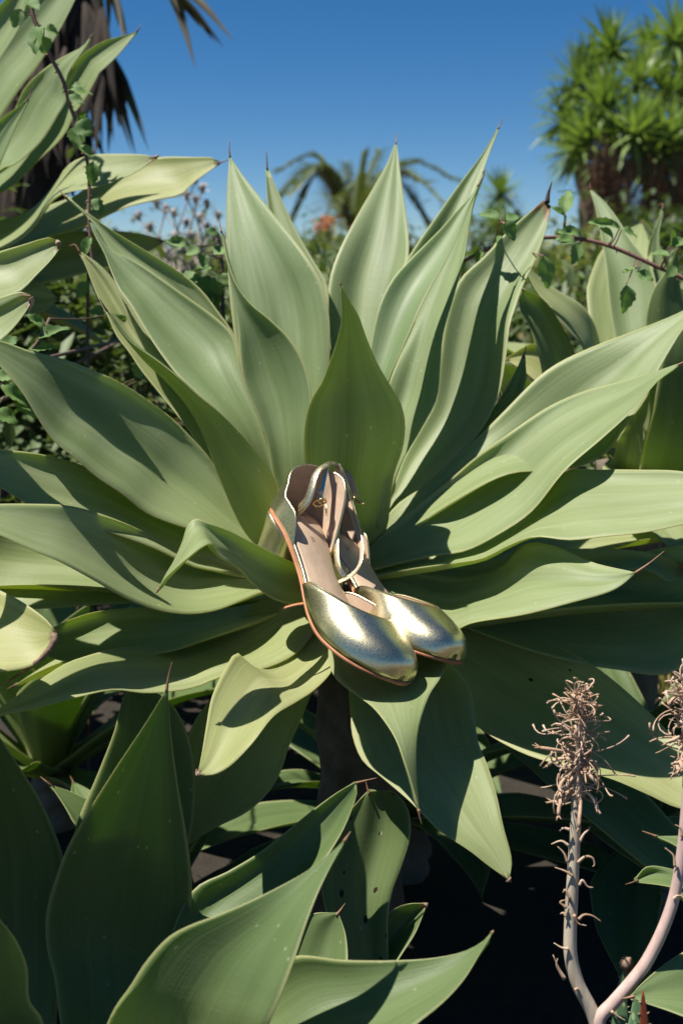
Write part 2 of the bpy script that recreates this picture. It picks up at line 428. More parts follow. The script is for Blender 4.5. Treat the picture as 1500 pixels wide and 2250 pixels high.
def make_ground():
    xs = np.unique(np.concatenate([np.linspace(-3000, -12, 14), np.linspace(-12, 12, 121), np.linspace(12, 3000, 14)]))
    ys = np.unique(np.concatenate([np.linspace(-200, -2, 5), np.linspace(-2, 20, 111), np.linspace(20, 4000, 16)]))
    X, Y = np.meshgrid(xs, ys)
    Z = 0.03 * np.sin(1.7 * X + .6) * np.cos(1.3 * Y) + 0.015 * np.sin(4.1 * X + 2.2 * Y)
    Z *= np.exp(-(X / 9) ** 2) * np.exp(-((Y - 5) / 11) ** 2)
    V = np.stack([X, Y, Z], 2).reshape(-1, 3); k = len(xs)
    fs = [(i * k + j, i * k + j + 1, (i + 1) * k + j + 1, (i + 1) * k + j) for i in range(len(ys) - 1) for j in range(k - 1)]
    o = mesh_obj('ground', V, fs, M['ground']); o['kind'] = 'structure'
make_ground()

# ------------------------------------------------------------------ the agave that holds the shoes
AG = 'foxtail agaves growing close together'
top = P(775, 1275, 1.24)
main = empty('agave', (top[0], top[1] + .01, 0.0), 'large pale green agave rosette holding the gold shoes', 'agave', AG)
stem(main, top, 0.045, 0.055)
# upright leaves behind the heart
leaf(main, [(690,1190),(630,1060),(570,930),(528,800),(508,680),(499,560),(497,470),(499,405),(504,345)],
     [(745,1190),(728,1050),(718,900),(724,770),(722,690),(705,620),(670,560),(620,495),(565,425),(530,380),(507,345)], [1.275,1.268,1.30,1.40], [0.0,-.025,-.04,0], [.01,.026,.024,0], .12, tip=[(504,330),(505,306)])
leaf(main, [(700,1150),(660,900),(625,700),(600,540),(587,440),(584,372)],
     [(750,1150),(735,900),(722,690),(719,625),(690,575),(650,505),(615,430),(590,372)], [1.29,1.36,1.46], 0, .012, .25, tip=[(586,350),(585,330)])
leaf(main, [(735,1190),(728,1000),(722,800),(719,690),(725,610),(745,550),(775,490),(815,420),(850,358),(868,312)],
     [(840,1190),(835,1000),(855,800),(878,660),(896,570),(898,530),(893,480),(885,420),(878,370),(871,312)], [1.34,1.36,1.41,1.53], [0,-.01,-.01,0], [.01,.024,.022,0], .18)
leaf(main, [(790,1180),(795,1000),(806,850),(818,740),(838,680),(870,612),(905,552),(960,472),(1010,402),(1060,336),(1094,278)],
     [(860,1180),(885,1000),(930,850),(985,700),(1018,570),(1040,450),(1056,390),(1076,332),(1097,279)], [1.32,1.36,1.41,1.50], [0,-.01,-.01,0], .02, .14)
leaf(main, [(810,1180),(822,1000),(850,850),(900,735),(955,610),(1000,520),(1030,450),(1060,380)],
     [(850,1180),(858,1085),(885,1010),(925,940),(958,875),(966,800),(972,735),(996,650),(1016,578),(1028,502),(1040,440),(1062,379)], [1.265,1.275,1.315,1.385], [0,-.02,-.04,0], .010, .16, tip=[(1067,368)])
leaf(main, [(795,1160),(800,950),(812,780),(826,698),(840,654),(864,610),(896,574),(932,538),(968,502),(1000,466),(1036,428),(1050,404)],
     [(830,1160),(840,930),(850,845),(884,765),(905,718),(918,688),(944,634),(980,570),(1003,522),(1028,458),(1052,405)], [1.235,1.225,1.255,1.335], [0,-.015,-.02,0], .012, .05)
leaf(main, [(840,1180),(862,1080),(885,1010),(920,945),(952,885),(965,790),(982,690),(1012,612),(1060,566),(1120,503),(1165,464),(1193,440)],
     [(860,1190),(868,1122),(905,1098),(945,1058),(1010,1000),(1055,945),(1093,870),(1110,785),(1119,713),(1132,673),(1148,627),(1171,580),(1193,523),(1207,472),(1209,452)], [1.275,1.315,1.35,1.41], [0,-.05,-.05,0], .024, .22, dry=.045,
     tip=[(1204,425),(1212,398)], tipmat='blackdry')
# the heart leaf and its neighbour
leaf(main, [(775,1260),(720,1190),(690,1110),(672,1040),(668,965),(674,910),(687,872),(706,842),(723,800),(740,750),(750,705),(751,665),(748,626)],
     [(805,1255),(828,1215),(852,1150),(858,1090),(866,1040),(883,990),(890,935),(881,888),(858,848),(830,800),(805,742),(787,692),(766,658),(749,626)], [1.255,1.215,1.16,1.09], [0,.02,.02,0], [-.008,-.016,-.012,0], .30, lush=.35, tip=[(747,616)])
leaf(main, [(640,1190),(612,1080),(602,1050),(588,975),(564,905),(536,840),(528,790),(523,715),(510,640),(497,570),(485,505)],
     [(690,1190),(680,1060),(675,980),(683,885),(678,835),(661,785),(632,740),(592,702),(550,668),(520,628),(500,580),(486,505)], [1.235,1.22,1.24,1.28], [0,-.03,-.02,0], .020, .10, lush=.3)
# left side
leaf(main, [(640,1120),(560,950),(480,800),(350,650),(250,560),(200,485),(145,432)],
     [(660,1100),(590,950),(540,800),(510,729),(478,684),(447,643),(409,608),(357,573),(305,542),(243,504),(208,480),(173,455),(143,430)], [1.28,1.33,1.38,1.42], 0.0, .012, .25)
leaf(main, [(620,1190),(545,1000),(485,913),(433,864),(392,826),(347,767),(312,712),(288,670),(263,636),(243,591),(229,552),(211,518),(195,482)],
     [(660,1160),(605,1030),(566,910),(532,830),(512,737),(490,712),(450,680),(400,645),(350,610),(310,583),(273,562),(240,545),(212,505),(196,481)], [1.25,1.255,1.30,1.36], [0,.05,.05,0], .030, .12)
leaf(main, [(560,1150),(420,950),(305,805),(288,778),(256,736),(236,691),(215,650),(198,608),(187,580),(174,556)],
     [(600,1150),(480,920),(347,767),(300,690),(250,615),(214,577),(178,554)], [1.27,1.32,1.36,1.40], [0,.03,.02,0], .012, .65, dry=.02, tip=[(165,538),(152,540)])
leaf(main, [(610,1190),(612,1120),(611,1080),(599,1043),(565,995),(521,945),(480,905),(433,868),(399,837),(347,795),(302,764),(277,743),(250,708),(233,678)],
     [(600,1230),(545,1180),(511,1120),(490,1070),(470,1020),(450,965),(416,900),(375,850),(312,788),(263,728),(233,680)], [1.225,1.18,1.15,1.12], [0,.035,.03,0], -.010, .35, lush=.35)
leaf(main, [(640,1220),(540,1130),(482,1040),(460,1005),(425,965),(380,920),(320,875),(265,840),(185,805),(135,787),(65,770),(0,748),(-50,742)],
     [(620,1260),(500,1195),(418,1162),(380,1150),(320,1125),(270,1085),(210,1045),(165,1005),(120,970),(85,920),(55,870),(20,825),(-48,758)], [1.235,1.20,1.15,1.10], [-.02,-.09,-.09,0], [.02,.030,.026,0], .22)
leaf(main, [(630,1260),(560,1230),(480,1180),(350,1110),(230,1040),(110,1002),(55,992),(0,989),(-60,992),(-120,1010)],
     [(630,1290),(560,1275),(470,1252),(430,1245),(330,1200),(200,1155),(60,1105),(0,1070),(-60,1045),(-118,1015)], [1.23,1.18,1.10,1.04], [-.02,-.07,-.06,0], [.01,.02,.02,0], .38)
leaf(main, [(650,1270),(560,1240),(487,1222),(425,1220),(375,1200),(300,1160),(210,1125),(145,1110),(75,1107),(0,1107),(-80,1112),(-140,1125)],
     [(650,1300),(580,1300),(540,1315),(475,1340),(415,1348),(350,1340),(280,1315),(200,1270),(125,1230),(75,1210),(0,1175),(-80,1145),(-138,1128)], [1.22,1.13,1.02,.95], [-.02,-.09,-.07,0], [.01,.03,.02,0], .3)
leaf(main, [(690,1265),(655,1243),(600,1215),(540,1185),(500,1165),(460,1150),(428,1140),(412,1155),(400,1190),(380,1235),(362,1265),(349,1292)],
     [(700,1310),(665,1325),(635,1326),(600,1315),(560,1285),(525,1247),(482,1222),(466,1194),(446,1200),(428,1212),(400,1236),(377,1257),(362,1272),(350,1293)], [1.13,1.08,1.03,.99,.975], [0,0,.0,-.05,0], [-.004,.006,.004,0,0], .28, tip=[(345,1302),(346,1303)])
leaf(main, [(640,1300),(560,1325),(415,1345),(330,1335),(270,1337),(200,1347),(125,1375),(70,1410)],
     [(640,1335),(550,1370),(450,1405),(370,1432),(270,1442),(175,1455),(110,1444),(72,1415)], [1.22,1.18,1.14,1.10], [-.02,-.08,-.05,0], .012, .3)
leaf(main, [(600,1290),(400,1250),(200,1200),(100,1180),(-60,1160),(-160,1200)], [(620,1310),(420,1330),(270,1325),(80,1337),(-60,1330),(-158,1204)], [1.27,1.25,1.22], [-.03,-.08,0], .012, .4)
leaf(main, [(700,1290),(640,1300),(592,1305),(550,1335),(500,1375),(450,1402),(365,1423),(270,1422),(175,1446),(140,1460),(65,1510),(0,1556),(-50,1590)],
     [(740,1340),(690,1390),(648,1436),(590,1465),(520,1480),(475,1490),(440,1505),(400,1515),(320,1522),(250,1515),(175,1530),(80,1555),(0,1571),(-48,1592)], [1.21,1.13,1.03,.95], [-.04,-.10,-.06,0], [.01,.022,.015,0], .55)
leaf(main, [(720,1330),(690,1375),(652,1425),(610,1455),(575,1468),(548,1458),(520,1434),(497,1466),(479,1500),(465,1535),(453,1600),(445,1650),(436,1697)],
     [(770,1360),(745,1420),(727,1475),(690,1515),(650,1542),(602,1572),(552,1635),(502,1685),(470,1702),(442,1704)], [1.19,1.09,1.0,.955], [-.03,-.06,-.06,0], [.012,.026,.02,0], .75, dry=.025, spots=.02, tip=[(434,1702),(432,1690)], tipmat='dry')
leaf(main, [(690,1330),(560,1470),(470,1530),(420,1600),(400,1700),(393,1790),(400,1858)],
     [(740,1370),(700,1480),(656,1590),(630,1650),(622,1680),(590,1740),(540,1785),(480,1815),(405,1860)], [1.24,1.18,1.14,1.11], [-.03,-.06,0], .015, .5)
# front and right, below
leaf(main, [(735,1300),(722,1370),(721,1420),(723,1455),(736,1488),(780,1525),(815,1550),(845,1585),(870,1625),(891,1680),(910,1740),(918,1778)],
     [(830,1290),(920,1345),(968,1400),(981,1450),(966,1490),(946,1520),(930,1560),(918,1610),(914,1660),(915,1710),(920,1778)], [1.21,1.12,1.015,.955,.93], [0,.02,.02,.02,0], [.0,.004,.004,0], .35, tip=[(922,1795),(926,1812)], ridge=.0008)
leaf(main, [(770,1320),(762,1420),(766,1520),(770,1570),(774,1615),(796,1670),(836,1705),(900,1760),(960,1820),(1035,1872),(1070,1900),(1114,1931)],
     [(880,1320),(955,1420),(1010,1480),(1035,1515),(1041,1560),(1050,1630),(1070,1680),(1090,1745),(1105,1815),(1124,1893),(1118,1932)], [1.24,1.14,1.06,1.0,.97], [0,.03,.03,0], [.004,.012,.01,0], .45, dry=.02, spots=.02, tip=[(1122,1938)], tipmat='dry')
leaf(main, [(820,1290),(950,1340),(1080,1365),(1185,1400),(1300,1460),(1415,1555),(1500,1645),(1590,1765)],
     [(830,1330),(920,1430),(980,1510),(1045,1592),(1150,1655),(1250,1685),(1345,1712),(1415,1742),(1500,1778),(1590,1772)], [1.25,1.2,1.12,1.06], [-.03,-.10,-.08,0], [.01,.02,.02,0], .8, spots=.06)
leaf(main, [(830,1270),(1000,1300),(1200,1275),(1400,1215),(1540,1200),(1640,1260)], [(840,1310),(1000,1370),(1200,1440),(1350,1470),(1480,1475),(1638,1270)], [1.27,1.25,1.22], [-.03,-.10,0], .015, .35)
leaf(main, [(840,1240),(1100,1215),(1300,1205),(1415,1212),(1460,1222),(1510,1245)], [(850,1280),(1100,1300),(1300,1275),(1400,1250),(1440,1260),(1470,1279),(1512,1256)], [1.30,1.28,1.24], [-.02,-.05,0], .012, .45, dry=.05, tip=[(1520,1268)], tipmat='dry')
leaf(main, [(800,1250),(865,1246),(950,1262),(1020,1266),(1095,1246),(1140,1203),(1166,1192),(1225,1202),(1300,1235),(1392,1257)],
     [(800,1290),(850,1330),(920,1375),(985,1390),(1030,1370),(1150,1350),(1250,1325),(1350,1295),(1392,1264)], [1.215,1.16,1.09,1.05], [-.03,-.10,-.07,0], [.01,.028,.012,0], .30, spots=.0, tip=[(1425,1238),(1458,1211)])
leaf(main, [(790,1245),(900,1236),(1010,1213),(1095,1174),(1163,1128),(1238,1036),(1320,1032),(1400,1032),(1500,1036),(1580,1060),(1640,1110)],
     [(800,1270),(900,1250),(1000,1236),(1060,1226),(1110,1201),(1170,1179),(1250,1186),(1330,1178),(1410,1170),(1500,1152),(1580,1130),(1640,1113)], [1.225,1.165,1.115,1.06], [-.02,-.08,-.09,0], [.01,.02,.016,0], .33)
leaf(main, [(790,1225),(850,1162),(885,1135),(975,1065),(1045,1005),(1100,965),(1185,905),(1220,885),(1280,860),(1375,835),(1435,817),(1494,797)],
     [(800,1255),(880,1236),(950,1220),(1020,1210),(1100,1170),(1165,1125),(1240,1034),(1325,960),(1400,890),(1440,840),(1494,801)], [1.225,1.205,1.20,1.18], [-.02,-.10,-.10,0], [.012,.034,.024,0], .24)
leaf(main, [(820,1180),(870,1110),(940,1062),(1040,970),(1100,910),(1187,824),(1233,793),(1317,755),(1400,724),(1500,682),(1570,640)],
     [(840,1210),(1000,1100),(1120,1040),(1235,1032),(1325,1000),(1370,940),(1418,875),(1437,830),(1470,770),(1505,715),(1571,644)], [1.25,1.25,1.26,1.27], [-.01,-.07,-.07,0], [.012,.026,.018,0], .24, spots=.0)
leaf(main, [(850,1150),(960,1040),(1040,960),(1085,895),(1120,840),(1150,780)], [(870,1160),(1000,1060),(1090,960),(1140,880),(1155,830),(1152,782)], [1.28,1.31,1.36], [0,-.04,0], .012, .3)
# old skirt leaves under the rosette, plus hidden back leaves added to shade the ground
for i, (az, el, ln) in enumerate([(1.2,0,.40),(5.1,0,.40),(.5,.1,.36),(5.8,.1,.36),(1.0,.35,.46),(1.45,.25,.46),(.6,.5,.45),(4.9,.3,.46),(5.3,.4,.46),(5.8,.5,.42),(.1,.6,.42)]):
    grown_leaf(main, top + np.array([0, .0, -.07]), az, el, ln, .085, .5, .6, seed=40 + i)

# ------------------------------------------------------------------ agave at the upper left, farther back
tb = P(-230, 640, 1.80)
ag2 = empty('agave', (tb[0] - .05, tb[1], 0), 'agave whose leaves rise past the dark palm, bramble trailing over it', 'agave', AG)
stem(ag2, tb, .045, .055)
leaf(ag2, [(-230,560),(-160,280),(-60,110),(0,60),(50,15),(110,-35),(200,-95)], [(-210,600),(-60,360),(45,194),(83,146),(107,107),(139,52),(165,0),(204,-90)], [1.82,1.76,1.72,1.72], [0,-.05,-.04,0], .022, .15)
leaf(ag2, [(-240,560),(-130,200),(-60,80),(10,0),(72,-60)], [(-220,600),(-110,290),(-30,175),(10,115),(45,55),(56,15),(75,-57)], [1.78,1.68,1.64,1.64], [0,-.04,-.03,0], .016, .2)
leaf(ag2, [(-230,620),(-80,420),(7,295),(35,236),(52,198),(80,166),(121,135),(152,118),(184,100),(198,82)], [(-220,660),(-60,480),(0,373),(35,360),(90,312),(118,270),(133,243),(147,222),(143,190),(150,160),(165,135),(187,105),(199,84)], [1.76,1.66,1.60,1.56], [0,-.06,-.05,0], [.01,.022,.015,0], .2, tip=[(206,72)])
leaf(ag2, [(-230,620),(-40,400),(60,290),(130,200),(173,128),(215,97),(243,85),(265,80),(300,70)], [(-220,660),(-60,490),(0,425),(35,402),(87,350),(125,315),(147,288),(166,246),(184,222),(208,180),(218,160),(239,142),(263,118),(291,83),(301,71)], [1.80,1.72,1.66,1.64], [0,-.05,-.05,0], [.01,.025,.02,0], .25, tip=[(312,52)])
leaf(ag2, [(-240,640),(-80,505),(0,484),(62,464),(100,430),(128,392),(146,367),(166,352),(198,341),(243,338),(326,341),(340,346)], [(-230,680),(-80,565),(0,548),(50,522),(80,490),(104,451),(132,428),(156,421),(208,412),(263,395),(312,371),(331,355),(341,348)], [1.76,1.66,1.55,1.50], [-.02,-.07,-.08,0], [.008,.012,.008,0], .45, dry=.03, tip=[(350,340)], tipmat='dry')
leaf(ag2, [(-240,650),(-80,520),(50,490),(150,440),(250,372),(347,346),(416,345),(475,348),(483,355)], [(-230,690),(-60,580),(60,540),(104,522),(180,500),(222,480),(277,456),(347,439),(399,428),(425,402),(455,380),(482,360)], [1.80,1.72,1.64,1.60], [-.02,-.07,-.08,0], .012, .75, dry=.02)
leaf(ag2, [(-240,660),(-80,545),(80,520),(200,505),(295,511),(340,521),(360,528)], [(-230,700),(-80,645),(100,622),(220,590),(300,565),(326,553),(347,540),(359,530)], [1.84,1.78,1.7,1.66], [-.02,-.08,-.06,0], .012, .5, dry=.03)
leaf(ag2, [(-230,690),(-40,606),(62,615),(100,628),(126,655)], [(-230,740),(-40,692),(50,692),(100,682),(125,659)], [1.80,1.72,1.66], [-.02,-.07,0], .012, .4)
leaf(ag2, [(-230,660),(-120,400),(-60,330),(10,255),(40,235),(60,218)], [(-230,700),(-90,480),(-20,400),(10,340),(30,290),(62,222)], [1.72,1.58,1.5], [0,-.04,0], .014, .1, tip=[(68,205),(74,187)])
leaf(ag2, [(-230,600),(-60,540),(60,470),(140,440),(230,410),(300,400)], [(-230,680),(-40,600),(80,555),(160,520),(250,450),(302,402)], [1.9,1.84,1.8], [-.02,-.08,0], .012, .4)
for i, (az, el, ln) in enumerate([(4.6,.6,.5),(5.4,.9,.5),(3.9,.3,.5),(2.4,.15,.34),(1.6,.0,.32)]):
    grown_leaf(ag2, tb, az, el, ln, .10, .6, .4, seed=60 + i)

# ------------------------------------------------------------------ agave off to the left, only its leaf ends reach in
tb = P(-420, 1160, 1.12)
ag3 = empty('agave', (tb[0] - .02, tb[1] + .02, 0), 'agave with broken dry leaf ends reaching in beside the big rosette', 'agave', AG)
stem(ag3, tb, .04, .05)
leaf(ag3, [(-420,1080),(-300,760),(-150,605),(-60,570),(0,552),(45,539),(114,521),(127,527)], [(-400,1120),(-280,850),(-150,700),(-60,670),(0,655),(45,640),(80,605),(114,570),(132,545)], [1.12,1.10,1.14,1.16], [-.03,-.06,-.05,0], .012, .42, tip=[(126,530),(133,548)], tipmat='dry', dry=.02)
leaf(ag3, [(-420,1100),(-300,800),(-150,695),(-60,668),(0,653),(45,641),(64,646)], [(-400,1140),(-270,900),(-150,795),(-60,768),(0,748),(21,730),(45,702),(71,664)], [1.10,1.04,1.04,1.04], [-.03,-.07,-.05,0], .012, .35, tip=[(72,662),(62,690)], tipmat='dry', dry=.03)
leaf(ag3, [(-420,1160),(-250,1200),(-150,1240),(-60,1272),(0,1297),(45,1320),(100,1360),(121,1386)], [(-400,1240),(-260,1400),(-150,1475),(-60,1482),(0,1476),(65,1465),(95,1446),(118,1404)], [1.10,1.02,.97,.95], [-.03,-.10,-.08,0], .012, .95, spots=.03, tip=[(118,1410,-.005),(98,1440,-.01),(60,1470,-.005),(25,1492,.0),(-5,1512,.0)], tipmat='dry', dry=.03)
leaf(ag3, [(-420,1180),(-300,1300),(-200,1390),(-110,1430),(-24,1470)], [(-430,1300),(-360,1520),(-250,1620),(-120,1590),(-26,1490)], [1.10,.99,.90,.84], [-.03,-.10,-.08,0], .010, .5)  # unseen leaf past the frame edge, added to shade the lower left agave
leaf(ag3, [(-430,1200),(-380,1450),(-290,1620),(-180,1740),(-60,1830)], [(-450,1350),(-470,1700),(-380,1950),(-220,1970),(-62,1842)], [1.10,.97,.86,.78], [-.03,-.08,-.05,0], .014, .4)  # lower unseen leaf, added for the same shade
leaf(ag3, [(-440,1130),(-430,1105),(-330,1095),(-180,1098),(-22,1118)], [(-420,1190),(-400,1165),(-320,1150),(-180,1140),(-22,1122)], [1.12,1.0,.87,.845,.84], [-.02,-.08,-.11,-.10,0], .004, .4)  # flat unseen leaf, added to block sun from the tall front leaf
for i, (az, el, ln) in enumerate([(4.6,.6,.45),(5.4,.9,.4),(3.9,.5,.45),(3.4,.4,.4)]):
    grown_leaf(ag3, tb, az, el, ln, .10, .6, .4, seed=70 + i)

# ------------------------------------------------------------------ agave behind on the right
tb = P(1380, 1010, 1.62)
ag4 = empty('agave', (tb[0], tb[1] + .03, 0), 'agave behind the bramble spray, its leaves half shaded', 'agave', AG)
stem(ag4, tb, .045, .055)
leaf(ag4, [(1370,1000),(1362,850),(1352,750),(1343,707),(1335,647),(1330,587),(1320,523),(1307,457),(1295,417)], [(1420,1000),(1440,880),(1436,760),(1443,660),(1432,593),(1408,557),(1383,523),(1353,477),(1327,443),(1297,416)], [1.64,1.64,1.68,1.76], [0,-.02,0], .016, .15, tip=[(1295,402)])
leaf(ag4, [(1350,1000),(1335,850),(1320,765),(1301,703),(1277,670),(1233,643),(1192,616),(1150,578)], [(1330,1000),(1290,850),(1282,765),(1252,732),(1227,703),(1206,671),(1183,647),(1148,584)], [1.60,1.54,1.50,1.50], [0,-.05,-.04,0], -.004, .5)
leaf(ag4, [(1350,1000),(1210,880),(1185,790),(1162,715),(1141,676),(1145,637)], [(1350,1010),(1290,860),(1262,775),(1228,706),(1187,652),(1149,634)], [1.58,1.50,1.48], [0,.03,0], .016, .2)
leaf(ag4, [(1360,1000),(1260,820),(1215,775),(1172,755),(1130,775),(1111,788)], [(1360,1010),(1260,900),(1215,870),(1180,840),(1150,815),(1112,792)], [1.68,1.66,1.66], [-.02,-.06,0], .01, .9)
leaf(ag4, [(1360,1000),(1230,890),(1165,840),(1135,810),(1104,796)], [(1360,1020),(1230,950),(1130,905),(1100,865),(1102,799)], [1.66,1.6,1.56], [-.02,-.05,0], .01, .3)
leaf(ag4, [(1390,1010),(1425,800),(1417,715),(1422,673),(1437,630),(1457,603),(1475,570),(1486,547)], [(1430,1010),(1530,800),(1515,710),(1498,655),(1491,607),(1487,548)], [1.60,1.55,1.54,1.53], [0,.02,0], -.01, .3, lush=.8)
leaf(ag4, [(1380,1000),(1425,640),(1421,555),(1427,527),(1443,490),(1452,460)], [(1410,1000),(1470,640),(1449,545),(1447,510),(1452,485),(1456,461)], [1.66,1.78,1.84], 0, .008, .2, tip=[(1455,448),(1443,452)])
leaf(ag4, [(1360,1000),(1325,860),(1307,735),(1315,690),(1332,640)], [(1390,1000),(1400,860),(1367,750),(1351,690),(1336,642)], [1.66,1.72,1.78], [0,-.04,0], .01, .45)
leaf(ag4, [(1390,1120),(1402,1050),(1415,980),(1433,910),(1442,850),(1470,740),(1515,682)], [(1440,1120),(1555,1060),(1585,950),(1585,850),(1562,755),(1518,683)], [1.56,1.46,1.42,1.40], [0,.03,.02,0], -.012, .25, lush=.8)
leaf(ag4, [(1370,1060),(1348,1040),(1354,980),(1380,930),(1420,862)], [(1400,1080),(1402,1040),(1413,980),(1426,920),(1424,864)], [1.56,1.50,1.46], [0,-.03,0], .008, .35)
leaf(ag4, [(1400,1010),(1470,850),(1520,700),(1560,560),(1590,470)], [(1430,1010),(1600,900),(1650,720),(1630,560),(1594,472)], [1.64,1.68,1.75], [0,.0,0], .016, .15)
for i, (az, el, ln) in enumerate([(.2,.9,.5),(.9,.5,.5),(1.6,.6,.5),(5.9,.5,.45),(3.3,.0,.34),(2.4,.1,.4)]):
    grown_leaf(ag4, tb, az, el, ln, .10, .5, .4, seed=80 + i)

# ------------------------------------------------------------------ agave in front, at the lower left
tb = P(300, 2420, .86)
ag5 = empty('agave', (tb[0], tb[1] + .01, 0), 'shaded dark green agave growing low in front of the big rosette', 'agave', AG)
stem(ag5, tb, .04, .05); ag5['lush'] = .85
leaf(ag5, [(200,2420),(145,2300),(131,2230),(121,2150),(105,2090),(102,2010),(120,1940),(150,1860),(200,1775),(260,1680),(320,1590),(363,1520)], [(360,2420),(375,2300),(388,2180),(405,2070),(419,2000),(421,1930),(410,1840),(390,1720),(377,1625),(369,1521)], [.91,.985,.955,.91], [0,.02,.02,0], .014, .08, tip=[(370,1490),(378,1455)])
leaf(ag5, [(120,2440),(-80,2330),(-150,2100),(-150,1850),(-100,1650),(-40,1548)], [(220,2440),(130,2300),(137,2100),(138,1880),(125,1840),(90,1760),(40,1680),(0,1620),(-38,1547)], [.92,1.01,1.01,.97], [0,.03,0], .012, .15)
leaf(ag5, [(100,2450),(-150,2330),(-150,2150),(-100,2010),(-50,1953)], [(220,2440),(110,2310),(93,2240),(66,2200),(60,2125),(35,2065),(0,2020),(-48,1953)], [.86,.87,.835,.79], [0,.02,0], .006, .2)
leaf(ag5, [(230,2430),(225,2290),(250,2220),(285,2170),(320,2115),(370,2060),(410,2037),(480,2010),(570,1970),(680,1910),(730,1870),(755,1848)], [(480,2420),(570,2310),(591,2245),(611,2200),(645,2110),(675,2020),(705,1945),(738,1880),(757,1850)], [.84,.80,.80,.82], [-.04,-.05,-.03,0], .024, .08, tip=[(770,1827)])
leaf(ag5, [(330,2400),(370,2080),(425,1955),(500,1915),(575,1870),(650,1810),(700,1770),(750,1735),(779,1720)], [(400,2400),(480,2110),(570,2040),(650,1960),(712,1890),(750,1830),(768,1790),(784,1740),(782,1722)], [.9,.96,.99,1.01], [-.02,-.04,0], .018, .15, tip=[(800,1716),(828,1709)])
leaf(ag5, [(360,2430),(480,2250),(560,2160),(640,2103),(750,2110),(850,2111),(950,2105),(1020,2090),(1060,2068),(1079,2049)], [(420,2480),(560,2440),(700,2380),(850,2300),(920,2245),(975,2200),(1020,2150),(1050,2100),(1081,2051)], [.86,.82,.82,.84], [-.04,-.09,-.05,0], .02, .3, tip=[(1084,2044)])
leaf(ag5, [(680,2500),(735,2200),(735,2080),(720,2020),(706,1940),(722,1860),(762,1790),(806,1740)], [(760,2500),(850,2200),(852,2025),(860,1965),(885,1895),(902,1830),(893,1770),(858,1738),(812,1739)], [.95,1.0,1.03,1.06], [0,.02,0], .014, .75, spots=.6)
leaf(ag5, [(720,2400),(820,2060),(862,2000),(902,1985),(932,1986)], [(760,2400),(850,2150),(880,2100),(912,2050),(935,1994)], [.98,1.02,1.04], [-.02,-.03,0], .01, .3, dry=.03, tip=[(940,1984)], tipmat='dry')
leaf(ag5, [(230,2400),(150,1960),(165,1825),(215,1700),(250,1610),(275,1525),(300,1500)], [(330,2400),(390,1960),(425,1800),(422,1650),(380,1550),(306,1500)], [.93,1.04,1.08,1.08], [0,.02,0], .012, .25)
leaf(ag5, [(560,2420),(600,2200),(640,2060),(680,2010),(740,2005)], [(640,2420),(720,2280),(760,2150),(760,2060),(744,2008)], [.92,.95,.98], [-.02,-.04,0], .01, .25)
for i, (az, el, ln) in enumerate([(4.4,.3,.3),(3.6,.2,.22),(2.7,.2,.2)]):
    grown_leaf(ag5, tb, az, el, ln, .09, .5, .3, seed=90 + i)

# ------------------------------------------------------------------ leaves low on the right: another plant out of frame
tb = P(1760, 2080, 1.0)
ag6 = empty('agave', (tb[0], tb[1] + .02, 0), 'agave in deep shade behind the forked dry flower stalk', 'agave', AG)
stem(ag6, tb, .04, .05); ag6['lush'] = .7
leaf(ag6, [(1740,2040),(1600,2050),(1500,2092),(1450,2125),(1400,2170),(1386,2188)], [(1740,2160),(1600,2265),(1500,2233),(1465,2220),(1420,2205),(1387,2192)], [.98,.93,.92,.92], [-.03,-.10,-.05,0], .015, .2)
leaf(ag6, [(1740,1990),(1600,1832),(1500,1836),(1441,1837)], [(1740,2040),(1600,1925),(1500,1868),(1470,1850),(1441,1839)], [1.0,.99,1.02], [-.03,-.05,0], .008, .2, tip=[(1420,1830),(1410,1826)])
leaf(ag6, [(1740,1990),(1600,1800),(1450,1795),(1330,1800),(1290,1820)], [(1740,2040),(1600,1985),(1480,1950),(1400,1900),(1330,1852),(1292,1823)], [1.12,1.18,1.20], [-.03,-.08,0], .012, .2)
leaf(ag6, [(1740,1990),(1600,1940),(1500,1915),(1420,1904),(1394,1934)], [(1740,2040),(1620,2010),(1540,1970),(1470,1948),(1396,1938)], [1.04,1.04,1.06], [-.03,-.06,0], .01, .2)
for i, (az, el, ln) in enumerate([(5.5,.5,.4),(.6,.7,.4),(1.7,.4,.4),]):
    grown_leaf(ag6, tb + np.array([0, .05, -.05]), az, el, ln, .10, .6, .4, seed=100 + i)

# low plants in the shade under and behind the rosettes
for i, (x, y, s, lab) in enumerate([(-.42, 1.60, 1.0, 'low agave in the shade under the trailing bramble, behind the long left leaves'),
                               (.40, 1.42, .85, 'small low agave in black shade under the big rosette'),
                               (.08, 1.50, .75, 'low agave added in the dark under the big rosette stem to block sun'),  # added to keep sun off the ground behind the stem
                               (.10, 2.05, 1.0, 'low agave behind the big rosette, hidden among its upright leaves'),
                               (-.22, 1.22, .62, 'young green agave in deep shade under the lower left leaves')]):
    pl = empty('agave', (x, y, 0), lab, 'agave', AG)
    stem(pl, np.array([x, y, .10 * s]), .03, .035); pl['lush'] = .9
    n = 15
    for k in range(n):
        grown_leaf(pl, np.array([x, y, .09 * s]), k * 2.4 + i, .15 + .09 * k, (.46 - .012 * k) * s, .095 * s, .55, .15 + .3 * rng.random(), seed=200 + i * 20 + k)

# ------------------------------------------------------------------ the pair of gold shoes
def cam_dir(r, u, n): return r * RT + u * UP - n * FW        # right, up, towards the camera

